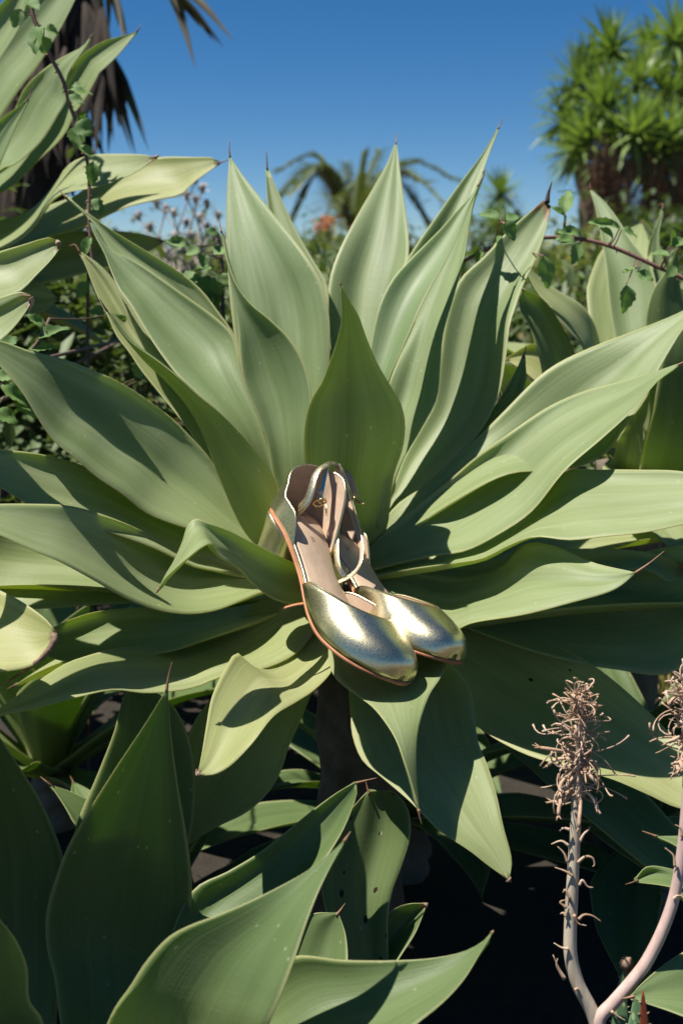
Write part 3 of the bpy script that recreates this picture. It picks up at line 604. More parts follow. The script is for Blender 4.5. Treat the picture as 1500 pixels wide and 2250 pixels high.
YS  = [.009, .0125, .0195, .034, .061, .10, .14, .167, .187, .203, .215, .224, .2285, .2312, .2326, .233]
WL  = [0, .011, .0195, .0265, .0255, .0235, .0315, .0370, .0365, .0330, .0275, .0210, .0158, .0105, .0052, 0]
WM  = [0, .011, .0195, .0260, .0240, .0195, .0280, .0360, .0365, .0340, .0290, .0225, .0172, .0116, .0060, 0]
XO  = [0, 0, 0, 0, .0005, .001, .001, 0, -.001, -.002, -.003, -.004, -.0045, -.0048, -.005, -.005]
ZI  = [.058, .058, .058, .057, .050, .031, .0135, .0080, .0070, .0072, .0080, .0090, .0095, .0098, .0100, .0100]
def fi(y, arr): 
    return np.interp(y, YS, arr)
def smooth_tab(arr):
    c = catmull(np.stack([YS, arr], 1), 8); return c[:, 0], c[:, 1]
ZT = smooth_tab(ZI)
def zin(y): return np.interp(y, ZT[0], ZT[1])
WLT, WMT, XOT = smooth_tab(WL), smooth_tab(WM), smooth_tab(XO)
def wl(y): return np.maximum(np.interp(y, WLT[0], WLT[1]), 0)
def wm(y): return np.maximum(np.interp(y, WMT[0], WMT[1]), 0)
def xo(y): return np.interp(y, XOT[0], XOT[1])
HV = np.array([1, .78]) * catmull(np.array([(.09, .060), (.115, .056), (.14, .052), (.165, .046), (.185, .0405), (.203, .0345), (.216, .0290), (.226, .0220), (.2315, .0135), (.233, .004)]), 8)
def hv(y): return np.interp(y, HV[:, 0], HV[:, 1])

def slab(y0, y1, grow, ztop, zbot, n=46, bevel=.0006):
    """a sole layer: outline of the foot grown by grow, between two heights above the insole curve"""
    ys = y0 + (y1 - y0) * (0.5 - 0.5 * np.cos(np.linspace(0, math.pi, n)))
    top, V, Fs = [], [], []
    for y in ys:
        yy = min(max(y, 0.009), .233)
        a, b = wl(yy), wm(yy)
        g = grow
        for (x, z) in ((xo(yy) + a + g - bevel, ztop), (xo(yy) + a + g, ztop - bevel), (xo(yy) + a + g, zbot + bevel), (xo(yy) + a + g - bevel, zbot),
                       (xo(yy) - b - g + bevel, zbot), (xo(yy) - b - g, zbot + bevel), (xo(yy) - b - g, ztop - bevel), (xo(yy) - b - g + bevel, ztop)):
            yo = y + (g if y > .232 else (-g if y < .010 else 0))
            V.append((x, yo, zin(yy) + z))
    k = 8
    for i in range(n - 1):
        for j in range(k):
            Fs.append((i * k + j, i * k + (j + 1) % k, (i + 1) * k + (j + 1) % k, (i + 1) * k + j))
    Fs += [tuple(range(k))[::-1], tuple((n - 1) * k + j for j in range(k))]
    return np.array(V), Fs

def vamp_pt(y, ph, inset=0.0):
    c, s = math.cos(ph), math.sin(ph)
    w_ = (wl(y) if c >= 0 else wm(y)) - inset + .0012
    x = xo(y) + np.sign(c) * abs(c) ** .80 * max(w_, 0)
    lean = -0.004 * s * np.clip((.2 - y) / .06, 0, 1)
    h = max(hv(y) - inset, .001)
    return (x + lean, y, zin(y) - .004 + (h + .002) * abs(s) ** .78)

def ytop(ph, y0=.112, y1=.186):
    s = math.sin(ph) ** 1.0
    return y0 + (y1 - y0) * (s ** 1.15)

def vamp(inset=0.0, toe=.2332, n=26, k=40, shift=0.0):
    V, Fs = [], []
    for i in range(n):
        for j in range(k + 1):
            ph = math.pi * j / k
            q = (i / (n - 1)); q = 1 - (1 - q) ** 1.6
            y = ytop(ph) + shift + (toe - inset - ytop(ph) - shift) * q
            V.append(vamp_pt(y, ph, inset))
    for i in range(n - 1):
        for j in range(k):
            a = i * (k + 1) + j
            Fs.append((a, a + 1, a + k + 2, a + k + 1))
    return np.array(V), Fs

def shell(V, Fs, th):
    return V, Fs

def heel_cup(inset=0.0, n=60, k=10, hs=1.0):
    """the leather wall round the heel: low along the cut-out on the outer side, high at the back and inner side"""
    pts = []
    for q in np.linspace(0, 1, n):
        if q < .36: y = .074 - (.074 - .026) * q / .36; pts.append((xo(y) + wl(y), y))
        elif q > .64: y = .026 + (.074 - .026) * (q - .64) / .36; pts.append((xo(y) - wm(y), y))
        else:
            an = (q - .36) / .28 * math.pi; r_ = wl(.026) if an < math.pi / 2 else wm(.026)
            pts.append((math.cos(an) * r_, .026 - math.sin(an) * .0175))
    H = along([.001, .016, .0175, .019, .034, .046, .049, .052, .052, .042, .001], np.linspace(0, 1, n)) * hs
    V = []
    for i, (x, y) in enumerate(pts):
        cx, cy = 0.0, .034; dx, dy = x - cx, y - cy; L = math.hypot(dx, dy)
        for j in range(k):
            h = H[i] * j / (k - 1); g = .0016 - inset - .10 * h
            V.append((x + dx / L * g, y + dy / L * g - .0, zin(max(y, .009)) - .003 + h))
    Fs = [(i * k + j, (i + 1) * k + j, (i + 1) * k + j + 1, i * k + j + 1) for i in range(n - 1) for j in range(k - 1)]
    return np.array(V), Fs

def ribbon(path, nrm, w, th):
    """a leather strap: path points, a facing direction for each, width and thickness"""
    p = np.asarray(path, float); n = len(p)
    T = np.gradient(p, axis=0); T /= np.linalg.norm(T, axis=1)[:, None] + 1e-12
    V = []
    ws = along(w, np.linspace(0, 1, n)) if np.ndim(w) else np.full(n, w)
    for i in range(n):
        nn = nrm[i] - T[i] * np.dot(nrm[i], T[i]); nn /= np.linalg.norm(nn) + 1e-12
        s = np.cross(T[i], nn)
        for (a, b) in ((-1, .5), (-.86, 1), (.86, 1), (1, .5), (1, -.5), (.86, -1), (-.86, -1), (-1, -.5)):
            V.append(p[i] + s * a * ws[i] / 2 + nn * b * th / 2)
    k = 8
    Fs = [(i * k + j, i * k + (j + 1) % k, (i + 1) * k + (j + 1) % k, (i + 1) * k + j) for i in range(n - 1) for j in range(k)]
    Fs += [tuple(range(k))[::-1], tuple((n - 1) * k + j for j in range(k))]
    return np.array(V), Fs

def add_local(name, VF, mat, parent, mir, smooth=True):
    V, Fs = VF; V = np.array(V)
    if mir: V = V * np.array([-1, 1, 1]); Fs = [tuple(f)[::-1] for f in Fs]
    return mesh_obj(name, V, Fs, mat, parent, smooth, rel=False)

def solidify(o, th, off=-1):
    m = o.modifiers.new('thickness', 'SOLIDIFY'); m.thickness = th; m.offset = off

def stitch_line(name, pts, parent, mir, r=.00035, gap=.55, step=.0022):
    c = resample(np.asarray(pts), max(8, int(np.linalg.norm(np.diff(pts, axis=0), axis=1).sum() / step) * 2 + 1))
    g = Geo()
    for i in range(0, len(c) - 1, 2):
        v, f = tube(np.array([c[i], c[i] * .35 + c[i + 1] * .65]), r, 4); g.add(v, f)
    V = np.vstack(g.v)
    return add_local(name, (V, g.f), M['thread'], parent, mir)

def make_shoe(label, toe, yd, zd, mir):
    yv = cam_dir(*yd); yv /= np.linalg.norm(yv)
    zv = cam_dir(*zd); zv -= yv * np.dot(zv, yv); zv /= np.linalg.norm(zv)
    xv = np.cross(yv, zv)
    root = bpy.data.objects.new('shoe', None); COL.objects.link(root); root.empty_display_size = .03
    tag(root, label, 'shoe', 'pair of gold shoes on the agave')
    R = np.stack([xv, yv, zv], 1)
    loc = np.array(toe) - R @ np.array([0, .2335, .006])
    Mx = Matrix.Identity(4)
    for i in range(3):
        for j in range(3): Mx[i][j] = R[i, j]
        Mx[i][3] = loc[i]
    SCL = 1.04
    loc = np.array(toe) - SCL * (R @ np.array([0, .2335, .006]))
    for i in range(3):
        Mx[i][3] = loc[i]
        for j in range(3): Mx[i][j] *= SCL
    root.matrix_world = Mx
    # sole layers
    add_local('outsole', slab(.009, .233, .0022, -.0050, -.0078), M['sole'], root, mir)
    add_local('welt', slab(.0095, .2325, .0004, -.0004, -.0051), M['gold'], root, mir)
    ins = add_local('insole', slab(.0105, .230, -.0028, .0012, -.0006, bevel=.0005), M['insole'], root, mir)
    # printed maker's line, too worn to read
    for (txt, yy, sz) in (('ANNV', .030, .0075), ('C', .064, .006)):
        cu = bpy.data.curves.new('imprint', 'FONT'); cu.body = txt; cu.size = sz; cu.align_x = 'CENTER'; cu.resolution_u = 2; cu.extrude = .0001
        tmp = bpy.data.objects.new('imprint', cu); COL.objects.link(tmp)
        me = bpy.data.meshes.new_from_object(tmp); bpy.data.objects.remove(tmp)
        me.materials.clear(); me.materials.append(M['imprint'])
        lt = bpy.data.objects.new('imprint', me); COL.objects.link(lt); lt.parent = ins
        sl_ = (zin(yy + .01) - zin(yy - .01)) / .02
        lt.location = (0, yy, zin(yy) + .0018); lt.rotation_euler = (math.atan(sl_), 0, 0.0)
    # heel block covered in the same leather
    hg = Geo(); rings = []
    n = 28
    for q, (zz, sc_, dy) in enumerate([(.0495, 1.0, 0), (.046, 1.0, .0), (.036, .92, .001), (.020, .86, .003), (.006, .84, .005), (.0035, .84, .005)]):
        ring = []
        for i in range(n):
            an = 2 * math.pi * i / n
            x = math.sin(an); y = -math.cos(an)
            xx = np.sign(x) * abs(x) ** .8 * .0265 * sc_
            yy = .034 + dy + (y * .025 * sc_ if y < 0 else min(y * 2, 1) * .027 * sc_)
            dz = -(.058 - zin(max(yy, 0))) * (zz / .0495) if q < 2 else 0
            ring.append((xx, yy, zz + dz))
        rings.append(ring)
    V = np.array(rings).reshape(-1, 3)
    Fs = [(i * n + j, i * n + (j + 1) % n, (i + 1) * n + (j + 1) % n, (i + 1) * n + j) for i in range(len(rings) - 1) for j in range(n)]
    Fs = [f[::-1] for f in Fs] + [tuple(range(n)), tuple((len(rings) - 1) * n + j for j in range(n))[::-1]]
    hl = add_local('heel', (V, Fs), M['gold'], root, mir)
    Vt = V[-n:].copy(); V2 = np.vstack([Vt, Vt - [0, 0, .0045]])
    Ft = [(j, (j + 1) % n, n + (j + 1) % n, n + j) for j in range(n)] + [tuple(range(n, 2 * n))]
    add_local('heel_tip', (V2, Ft), M['sole'], hl, mir)
    # vamp, its lining and the bound top line
    vp = add_local('vamp', vamp(0), M['gold'], root, mir); solidify(vp, .0010)
    ln = add_local('lining', vamp(.0016, shift=.0008), M['lining'], vp, mir)
    edge = np.array([vamp_pt(ytop(math.pi * j / 60), math.pi * j / 60, .0006) for j in range(61)])
    add_local('binding', tube(edge, .0011, 6), M['gold'], vp, mir)
    st = np.array([vamp_pt(ytop(math.pi * j / 60) + .0035, math.pi * j / 60, -.0003) for j in range(2, 59)])
    stitch_line('stitching', st, vp, mir)
    # heel cup with its lining and rim
    hc = add_local('heel_cup', heel_cup(0), M['gold'], root, mir)
    add_local('cup_lining', heel_cup(.0013), M['lining'], hc, mir)
    V_, _ = heel_cup(.0006); add_local('cup_rim', tube(V_.reshape(60, 10, 3)[:, -1], .0009, 6), M['gold'], hc, mir)
    return root

def strap(root, name, pts, w, th, mat, nrm=None, lining=True, sub=None, stitch=False):
    """a strap laid through points (pixel x, y, distance); facing follows nrm given per point as right/up/near"""
    W = np.array([P(x, y, d) for (x, y, d, *_) in pts])
    Nn = np.array([cam_dir(*(p[3] if len(p) > 3 else (0, .3, 1))) for p in pts])
    path = catmull(W, 8); nn = catmull(Nn, 8)
    inv = np.array(root.matrix_world.inverted())
    def loc(v): return (np.hstack([v, np.ones((len(v), 1))]) @ inv.T)[:, :3]
    V, Fs = ribbon(path, nn, w, th)
    par = sub or root
    o = mesh_obj(name, loc(V), Fs, M[mat], par, True, rel=False)
    if lining:
        V, Fs = ribbon(path - nn / np.linalg.norm(nn, axis=1)[:, None] * (th * .75), nn, np.asarray(w) * .97, th * .5)
        mesh_obj('strap_lining', loc(V), Fs, M['lining'], o, True, rel=False)
    if stitch:
        T = np.gradient(path, axis=0); T /= np.linalg.norm(T, axis=1)[:, None]
        s = np.cross(T, nn / np.linalg.norm(nn, axis=1)[:, None])
        g = Geo()
        for sg in (-1, 1):
            c = path + s * sg * (np.min(w) * .36) + nn / np.linalg.norm(nn, axis=1)[:, None] * th * .55
            c = resample(c, max(9, int(np.linalg.norm(np.diff(c, axis=0), axis=1).sum() / .0022) * 2 + 1))
            for i in range(0, len(c) - 1, 2):
                v, f = tube(np.array([c[i], c[i] * .35 + c[i + 1] * .65]), .0003, 4); g.add(loc(v), f)
        mesh_obj('stitching', np.vstack(g.v), g.f, M['thread'], o, True, rel=False)
    return o

def panel(root, name, top, bottom, mat, lin=True, bulge=0.0, n=40, k=10, th=.0012):
    """a curved leather panel between two lines of (pixel x, y, distance) points"""
    A = resample(catmull(np.array([P(*p) for p in top]), 8), n); B = resample(catmull(np.array([P(*p) for p in bottom]), 8), n)
    inv = np.array(root.matrix_world.inverted())
    s = np.linspace(0, 1, k)
    V = A[:, None] * (1 - s)[None, :, None] + B[:, None] * s[None, :, None]
    V = V.reshape(-1, 3)
    V = (np.hstack([V, np.ones((len(V), 1))]) @ inv.T)[:, :3]
    Fs = [(i * k + j, i * k + j + 1, (i + 1) * k + j + 1, (i + 1) * k + j) for i in range(n - 1) for j in range(k - 1)]
    o = mesh_obj(name, V, Fs, M[mat], root, True, rel=False)
    solidify(o, th, 0)
    return o

def buckle(root, cx, cy, d, R, sz, tilt):
    a = np.array(cam_dir(*R[0])); b = np.array(cam_dir(*R[1])); a /= np.linalg.norm(a); b -= a * np.dot(a, b); b /= np.linalg.norm(b)
    c0 = P(cx, cy, d); pts = []
    for i in range(25):
        an = 2 * math.pi * i / 24
        x = np.sign(math.cos(an)) * abs(math.cos(an)) ** .6; y = np.sign(math.sin(an)) * abs(math.sin(an)) ** .6
        pts.append(c0 + a * x * sz[0] + b * y * sz[1])
    inv = np.array(root.matrix_world.inverted())
    g = Geo(); v, f = tube(np.array(pts), .0009, 6); g.add(v, f)
    v, f = tube(np.array([c0 - b * sz[1], c0 + b * sz[1]]), .0007, 6); g.add(v, f)
    v, f = tube(np.array([c0, c0 + a * sz[0] * 1.15]), .0006, 6); g.add(v, f)
    V = np.vstack(g.v); V = (np.hstack([V, np.ones((len(V), 1))]) @ inv.T)[:, :3]
    return mesh_obj('buckle', V, g.f, M['goldmetal'], root, True, rel=False)

SH1 = make_shoe('gold leather shoe with the ankle strap looped up, leaning on the heart leaf', P(872, 1494, 1.0), (.546, -.445, .711), (.462, .867, .188), False)
SH2 = make_shoe('gold leather shoe lying behind its mate, toe on the leaf edge', P(1006, 1451, 1.045), (.645, -.301, .702), (.352, .933, .076), True)
bpy.context.view_layer.update()
NL = (-.55, .30, .78)
# first shoe: outer quarter with its cut-out, back rim, lining, straps
strap(SH1, 'quarter_band', [(642,1128,1.1305,NL),(660,1116,1.1250,NL),(675,1098,1.1230,NL),(685,1070,1.1250,NL),(691,1048,1.1290,NL),(702,1031,1.1350,NL),(719,1020,1.1410,(-.3,.6,.7))], [.0115,.0095,.0085,.0075,.006], .0016, 'gold', stitch=True)
strap(SH1, 'ankle_strap', [(733,1018,1.152,(0,1,.3)),(724,1017,1.149,(0,1,.4)),(716,1026,1.142,(-.2,.5,.8)),(711,1045,1.138),(707,1070,1.135),(703,1090,1.133),(699,1101,1.132)], [.0068,.0062,.0055], .0014, 'gold')
strap(SH1, 'strap_keeper', [(697,1078,1.1335),(703,1081,1.1325),(710,1083,1.1335)], .005, .0012, 'thread', lining=False)
strap(SH1, 'strap_end', [(724,1038,1.165),(722,1060,1.160,(0,-.2,1)),(722,1085,1.156,(0,-.1,1)),(722,1105,1.152,(0,.5,.8)),(721,1120,1.149,(0,.6,.8)),(719,1134,1.148)], [.007,.0072,.0072,.0068,.002], .0014, 'gold', stitch=True)
buckle(SH1, 702, 1104, 1.130, ((.85,.40,.3), (-.25,.5,.8)), (.0062, .0048), 0)
strap(SH1, 'strap_bridge', [(722,1018,1.153,(0,1,.3)),(733,1017,1.152,(0,1,.3)),(743,1021,1.153,(.3,1,.3)),(748,1032,1.156,(.8,.5,.2))], .0075, .0016, 'gold')
# second shoe: inner quarter, hanging ankle strap loop, buckle end
panel(SH2, 'quarter', [(753,1030,1.197),(768,1075,1.197),(779,1120,1.196),(782,1155,1.194),(776,1180,1.192),(767,1198,1.190)],
      [(746,1040,1.199),(751,1085,1.203),(752,1120,1.204),(749,1145,1.203),(747,1170,1.201),(748,1196,1.197)], 'lining')
panel(SH2, 'back_counter', [(754,1029,1.200),(769,1075,1.200),(780.5,1120,1.199),(783.5,1155,1.197),(777,1182,1.195),(768,1201,1.193)],
      [(746,1040,1.203),(750,1085,1.206),(751,1120,1.207),(748,1145,1.206),(746,1170,1.204),(747,1199,1.200)], 'gold')
strap(SH2, 'ankle_strap', [(740,1023,1.156,(.2,.6,.7)),(748,1040,1.158,(.3,.2,.9)),(757,1068,1.160,(.2,.1,.95)),(764,1095,1.158),(775,1128,1.152),(786,1165,1.143),(795,1200,1.132,(-.5,.2,.8)),(791,1235,1.120,(-.8,.1,.5)),(777,1258,1.110,(-.6,.6,.4)),(757,1272,1.106,(-.3,.8,.4)),(738,1281,1.104,(-.2,.9,.3))], [.0085,.0088,.0075,.006,.0052,.005,.005], .0012, 'lining', lining=False)
strap(SH2, 'strap_loop', [(742,1036,1.160),(744,1080,1.150),(743,1130,1.140),(739,1180,1.130,(-.5,.1,.9)),(739,1220,1.118,(-.6,.2,.8)),(745,1250,1.110,(-.6,.4,.7)),(758,1268,1.107,(-.4,.7,.5))], [.0035,.005,.006,.0062,.006,.005], .0013, 'gold', lining=False, stitch=True)
strap(SH2, 'strap_edge', [(758,1060,1.1575,(.9,.1,.3)),(768,1090,1.1565,(.9,.1,.3)),(779,1126,1.150,(.9,.1,.3)),(790,1165,1.141,(.9,.1,.3)),(798.5,1200,1.130,(.9,.1,.3)),(794,1238,1.118,(.8,-.3,.3)),(779,1262,1.108,(.5,-.7,.3)),(758,1276,1.104,(.3,-.9,.3)),(738,1285,1.102,(.2,-.9,.3))], .0030, .0010, 'gold', lining=False)
strap(SH2, 'buckle_strap', [(752,1034,1.192,(.4,.5,.7)),(762,1040,1.186,(.4,.4,.8)),(771,1058,1.182),(778,1078,1.180),(784,1092,1.179)], [.006,.006,.005], .0014, 'lining')
buckle(SH2, 787, 1101, 1.177, ((.85,-.45,.2), (.2,.2,.95)), (.0065, .0035), 0)
# the end of the strap poking out past the shoe
strap(SH1, 'loose_strap', [(668,1326,1.085,(0,.9,.4)),(645,1330,1.082,(0,.9,.4)),(620,1337,1.08,(0,.9,.4))], [.004,.0034,.003], .0014, 'sole', lining=False)

# ------------------------------------------------------------------ brambles
M['bramble'] = simple_mat('bramble_leaf', (0.10, 0.20, 0.05), (0.21, 0.33, 0.10), 55, 0.5, translucent=.3, bump=.5, dist=.001)
M['cane'] = simple_mat('bramble_cane', (0.14, 0.06, 0.055), (0.26, 0.15, 0.11), 60, 0.6)
M['canedark'] = simple_mat('bramble_cane_dark', (0.07, 0.045, 0.035), (0.15, 0.10, 0.075), 60, 0.7)

def leaflet_mesh(seed):
    r = random.Random(seed); n = 11
    t = np.linspace(0, 1, n)
    wd = np.sin(np.clip(t, 0, 1) ** .8 * math.pi) ** .85 * .5
    wd[0] = 0.02; wd[-1] = .005
    V = []; 
    curl = r.uniform(.05, .22); fold = r.uniform(.15, .4)
    for i in range(n):
        z0 = -curl * t[i] ** 2
        for s in (-1, -.5, 0, .5, 1):
            jag = (1 + (.13 if i % 2 else -.07)) if abs(s) == 1 else 1
            V.append((s * wd[i] * jag, t[i] + (.03 if abs(s) == 1 and i % 2 else 0), z0 + fold * abs(s) * wd[i] * .8 + .03 * math.sin(9 * t[i] + 2 * s)))
    Fs = [(i * 5 + j, i * 5 + j + 1, (i + 1) * 5 + j + 1, (i + 1) * 5 + j) for i in range(n - 1) for j in range(4)]
    me = bpy.data.meshes.new('leaf'); me.from_pydata(V, [], Fs); me.materials.append(M['bramble'])
    me.polygons.foreach_set('use_smooth', [True] * len(me.polygons))
    return me
LEAFLETS = [leaflet_mesh(i) for i in range(5)]

def place_leaflet(root, a, b, width, nrm, k):
    y = b - a; L = np.linalg.norm(y); y = y / L
    z = nrm - y * np.dot(nrm, y); z /= np.linalg.norm(z); x = np.cross(y, z)
    o = bpy.data.objects.new('leaf', LEAFLETS[k % 5]); COL.objects.link(o); o.parent = root
    m = Matrix.Identity(4)
    for i in range(3):
        m[i][0] = x[i] * width; m[i][1] = y[i] * L; m[i][2] = z[i] * L; m[i][3] = a[i] - root.location[i]
    o.matrix_local = m
    return o

def bramble(label, stempts, leaves, d, base, rad=.0026, mat='cane', thorns=True):
    """stempts (x, y[, d]) in the photograph's frame, leaves (base x, y, tip x, y, width px[, d])"""
    pts = [np.array(p) if len(p) == 3 and abs(p[0]) < 20 else P(p[0], p[1], p[2] if len(p) > 2 else d) for p in stempts]
    root = empty('bramble', base, label, 'bramble', 'bramble canes scrambling through the agaves')
    path = catmull(np.array(pts), 8)
    g = Geo(); v, f = tube(path, [rad * 1.15, rad, rad * .8], 7); g.add(v, f); g.obj('cane', M[mat], root)
    r = random.Random(len(leaves) * 7 + 1)
    if thorns:
        g = Geo()
        for i in range(3, len(path) - 3, 2):
            an = r.uniform(0, 6.28); dv = math.cos(an) * UP + math.sin(an) * RT - .3 * FW
            v, f = tube(np.array([path[i], path[i] + dv * .004, path[i] + dv * .0065 + np.array([0, 0, -.0015])]), [.0016, .0008, .0001], 4); g.add(v, f)
        g.obj('thorns', M['cane'], root)['kind'] = 'stuff'
    for i, L in enumerate(leaves):
        dd = L[5] if len(L) > 5 else d - r.uniform(.005, .03)
        a = P(L[0], L[1], dd); b = P(L[2], L[3], dd + r.uniform(-.012, .012))
        nr = cam_dir(r.uniform(-.5, .5), r.uniform(.2, .9), r.uniform(.5, 1))
        place_leaflet(root, a, b, L[4] * dd / F * 1.25, nr, i)
        j = np.argmin(np.linalg.norm(path - a, axis=1)); q = path[j]
        if np.linalg.norm(q - a) > .06 and i and np.linalg.norm(prev - a) < .06: q = prev
        prev = a
        mid = (q + a) / 2 + np.array([0, 0, -.003])
        v, f = tube(catmull(np.array([q, mid, a]), 4), [.0010, .0007], 5)
        Geo().add(v, f).obj('petiole', M[mat], root)
    return root

bramble('reddish bramble spray arching in front of the half shaded agave, leaves holed',
        [(.62,1.60,-.02),(.66,1.55,.35),(1640,720,1.5),(1560,650),(1500,612),(1440,585),(1390,562),(1330,538),(1270,525),(1200,522),(1150,530),(1100,541),(1060,553),(1015,577),(970,620)],
        [(1240,470,1247,414,26),(1243,480,1208,452,18),(1274,514,1228,504,22),(1262,530,1221,524,24),(1272,532,1258,580,22),(1098,480,1050,464,22,1.355),(1104,488,1132,528,34,1.350),(1112,484,1140,470,24,1.335),(1104,520,1080,545,24,1.46),
         (1192,562,1206,634,34,1.33),(1360,500,1296,482,18),(1364,505,1400,520,24),(1345,524,1322,498,18),(1398,590,1360,600,16),(1398,598,1436,614,22),(1375,625,1374,688,32),(1470,562,1428,556,22),(1476,542,1510,520,22),
         (1484,585,1464,608,22),(1080,545,1110,530,16),(1062,552,1040,575,20),(1470,540,1478,498,18),(1020,576,1000,600,22)], 1.46, (.62, 1.60, 0))
bramble('purple bramble cane trailing down over the upper left agave leaves',
        [(-.62,1.62,-.02),(-.66,1.60,.6),(-.62,1.58,1.2),(-40,-120,1.5),(60,-30),(75,40),(95,85),(112,125),(140,180),(152,225),(165,262),(180,310),(193,360),(197,420),(196,470),(200,540),(208,610)],
        [(90,55,72,112,36),(88,78,100,118,34),(98,60,132,72,20),(150,198,205,204,18),(153,208,184,228,18),(158,190,188,186,16),(168,268,202,296,34),(166,280,172,322,32),(176,318,204,346,20),(172,250,188,264,22),(205,355,203,408,24,1.46),(196,440,226,470,30,1.50),(200,520,182,560,22),(60,0,85,20,24),(45,20,30,60,24)], 1.49, (-.62, 1.62, 0))
bramble('leafy green bramble sprig standing between the left leaves and the tall leaf',
        [(-.17,1.62,-.02),(-.165,1.61,.3),(494,740),(491,690),(489,640),(488,590),(484,540),(478,510)],
        [(416,538,362,528,22),(441,549,404,556,24),(446,556,448,584,22),(464,590,418,592,32),(455,606,448,664,50),(442,612,388,622,44),(470,650,452,694,30),(470,560,500,540,26),(460,640,480,680,30),(430,645,405,680,34),(478,520,455,500,20),(480,700,455,730,30),(470,610,482,650,26),(488,600,505,630,22)], 1.56, (-.17, 1.62, 0), mat='canedark')
bramble('toothed bramble leaves in the shade left of the long grey leaf',
        [(-.50,1.42,-.02),(-.48,1.40,.3),(-40,900,1.36),(10,850,1.34),(50,800,1.32),(85,750,1.30),(110,700,1.32)],
        [(82,746,152,711,26,1.3),(62,768,132,762,20,1.3),(0,846,72,888,32,1.3),(-10,822,34,830,24),(20,800,60,790,24),(40,870,80,915,28),(100,720,60,690,24),(250,690,262,728,40,1.375),(-10,900,40,930,30),(0,760,40,740,26)], 1.32, (-.50, 1.42, 0), mat='canedark')
bramble('thin dark bramble cane hanging behind the agave gap on the left',
        [(-.40,1.75,-.02),(-.385,1.74,.25),(195,900,1.7),(193,700,1.7),(195,560,1.68),(192,440,1.66)],
        [(300,830,316,790,26,1.40),(200,680,230,690,24),(195,620,170,650,24),(310,835,330,800,22,1.42)], 1.68, (-.40, 1.75, 0), mat='canedark')

# ------------------------------------------------------------------ aloe with its forked dry flower stalk
M['aloe'] = None
def aloe_material():
    m, t, b = new_mat('aloe_leaf')
    tc = nd(t, 'ShaderNodeTexCoord')
    mp = nd(t, 'ShaderNodeMapping'); mp.inputs['Scale'].default_value = (190, 190, 60); t.links.new(tc.outputs['Object'], mp.inputs[0])
    v = nd(t, 'ShaderNodeTexVoronoi', i_Scale=1.0); t.links.new(mp.outputs[0], v.inputs['Vector'])
    f = ramp(t, v.outputs['Distance'], [(0.22, (1, 1, 1)), (0.34, (0, 0, 0))]).outputs[0]
    red = nd(t, 'ShaderNodeAttribute', attribute_type='OBJECT', attribute_name='red').outputs['Fac']
    c = mixc(t, f, (0.10, 0.19, 0.09), (0.33, 0.42, 0.20))
    c = mixc(t, red, c, mixc(t, f, (0.20, 0.045, 0.015), (0.36, 0.12, 0.04)))
    t.links.new(c, b.inputs['Base Color']); b.inputs['Roughness'].default_value = .45
    return m
M['aloe'] = aloe_material()
M['stalk'] = simple_mat('dry_stalk', (0.36, 0.295, 0.215), (0.53, 0.46, 0.35), 26, 0.75, stretch=(6, 6, .35), bump=.5, dist=.001)
M['pinkstalk'] = simple_mat('dry_stalk_pink', (0.40, 0.27, 0.23), (0.54, 0.40, 0.35), 26, 0.7, stretch=(6, 6, .5), bump=.4, dist=.001)
M['straw'] = simple_mat('dried_flower', (0.36, 0.22, 0.135), (0.58, 0.43, 0.31), 90, 0.75, bump=.3)

ab = P(1330, 2330, .93)
aloe = empty('aloe', (ab[0], ab[1], 0), 'spotted aloe bearing a pale forked stalk topped by curled dead flowers', 'aloe')
def aloe_leaf(px, w, d0, d1, red=0.0, seed=0):
    path = resample(catmull(np.array([P(x, y, d0 + (d1 - d0) * i / (len(px) - 1)) for i, (x, y) in enumerate(px)]), 8), 20)
    t = np.linspace(0, 1, 20); T = np.gradient(path, axis=0); T /= np.linalg.norm(T, axis=1)[:, None]
    nrm = cam_dir(.1, .5, .9); g = Geo(); V = []
    wd = w * d0 / F / 2 * (1 - t ** 1.5) ** .8 + .0006
    for i in range(20):
        s = np.cross(T[i], nrm); s /= np.linalg.norm(s); n_ = np.cross(s, T[i])
        for k in range(10):
            an = 2 * math.pi * k / 10
            V.append(path[i] + s * math.cos(an) * wd[i] + n_ * (math.sin(an) * wd[i] * .28 - .15 * wd[i] * (1 - math.cos(an) ** 2)))
    Fs = [(i * 10 + k, i * 10 + (k + 1) % 10, (i + 1) * 10 + (k + 1) % 10, (i + 1) * 10 + k) for i in range(19) for k in range(10)] + [tuple(range(10)), tuple(range(190, 200))]
    o = mesh_obj('leaf', V, Fs, M['aloe'], aloe); o['red'] = float(red)
    g = Geo()
    for i in range(1, 18, 2):
        s = np.cross(T[i], nrm); s /= np.linalg.norm(s)
        for sg in (-1, 1):
            a = path[i] + s * sg * wd[i] * .96
            v, f = tube(np.array([a, a + s * sg * .002 + T[i] * .0012]), [.0009, .0001], 4); g.add(v, f)
    g.obj('teeth', M['straw'], o)['kind'] = 'stuff'
    return o
aloe_leaf([(1345,2420),(1360,2300),(1362,2200),(1375,2118)], 62, .95, .96, 0)
aloe_leaf([(1370,2430),(1395,2330),(1402,2260),(1400,2170)], 92, .92, .93, 0)
aloe_leaf([(1420,2420),(1418,2340),(1415,2270),(1411,2177)], 36, .90, .90, 1)
aloe_leaf([(1330,2430),(1250,2360),(1180,2320),(1130,2300)], 60, .93, .9, .1)
aloe_leaf([(1390,2430),(1470,2360),(1530,2320)], 60, .92, .9, .2)
gx = Geo(); v, f = tube(np.array([P(1375,2125,.955), P(1378,2112,.953), P(1384,2108,.95)]), [.006, .005, .002], 7); gx.add(v, f); gx.obj('dead_leaf_tip', M['dry'], aloe)
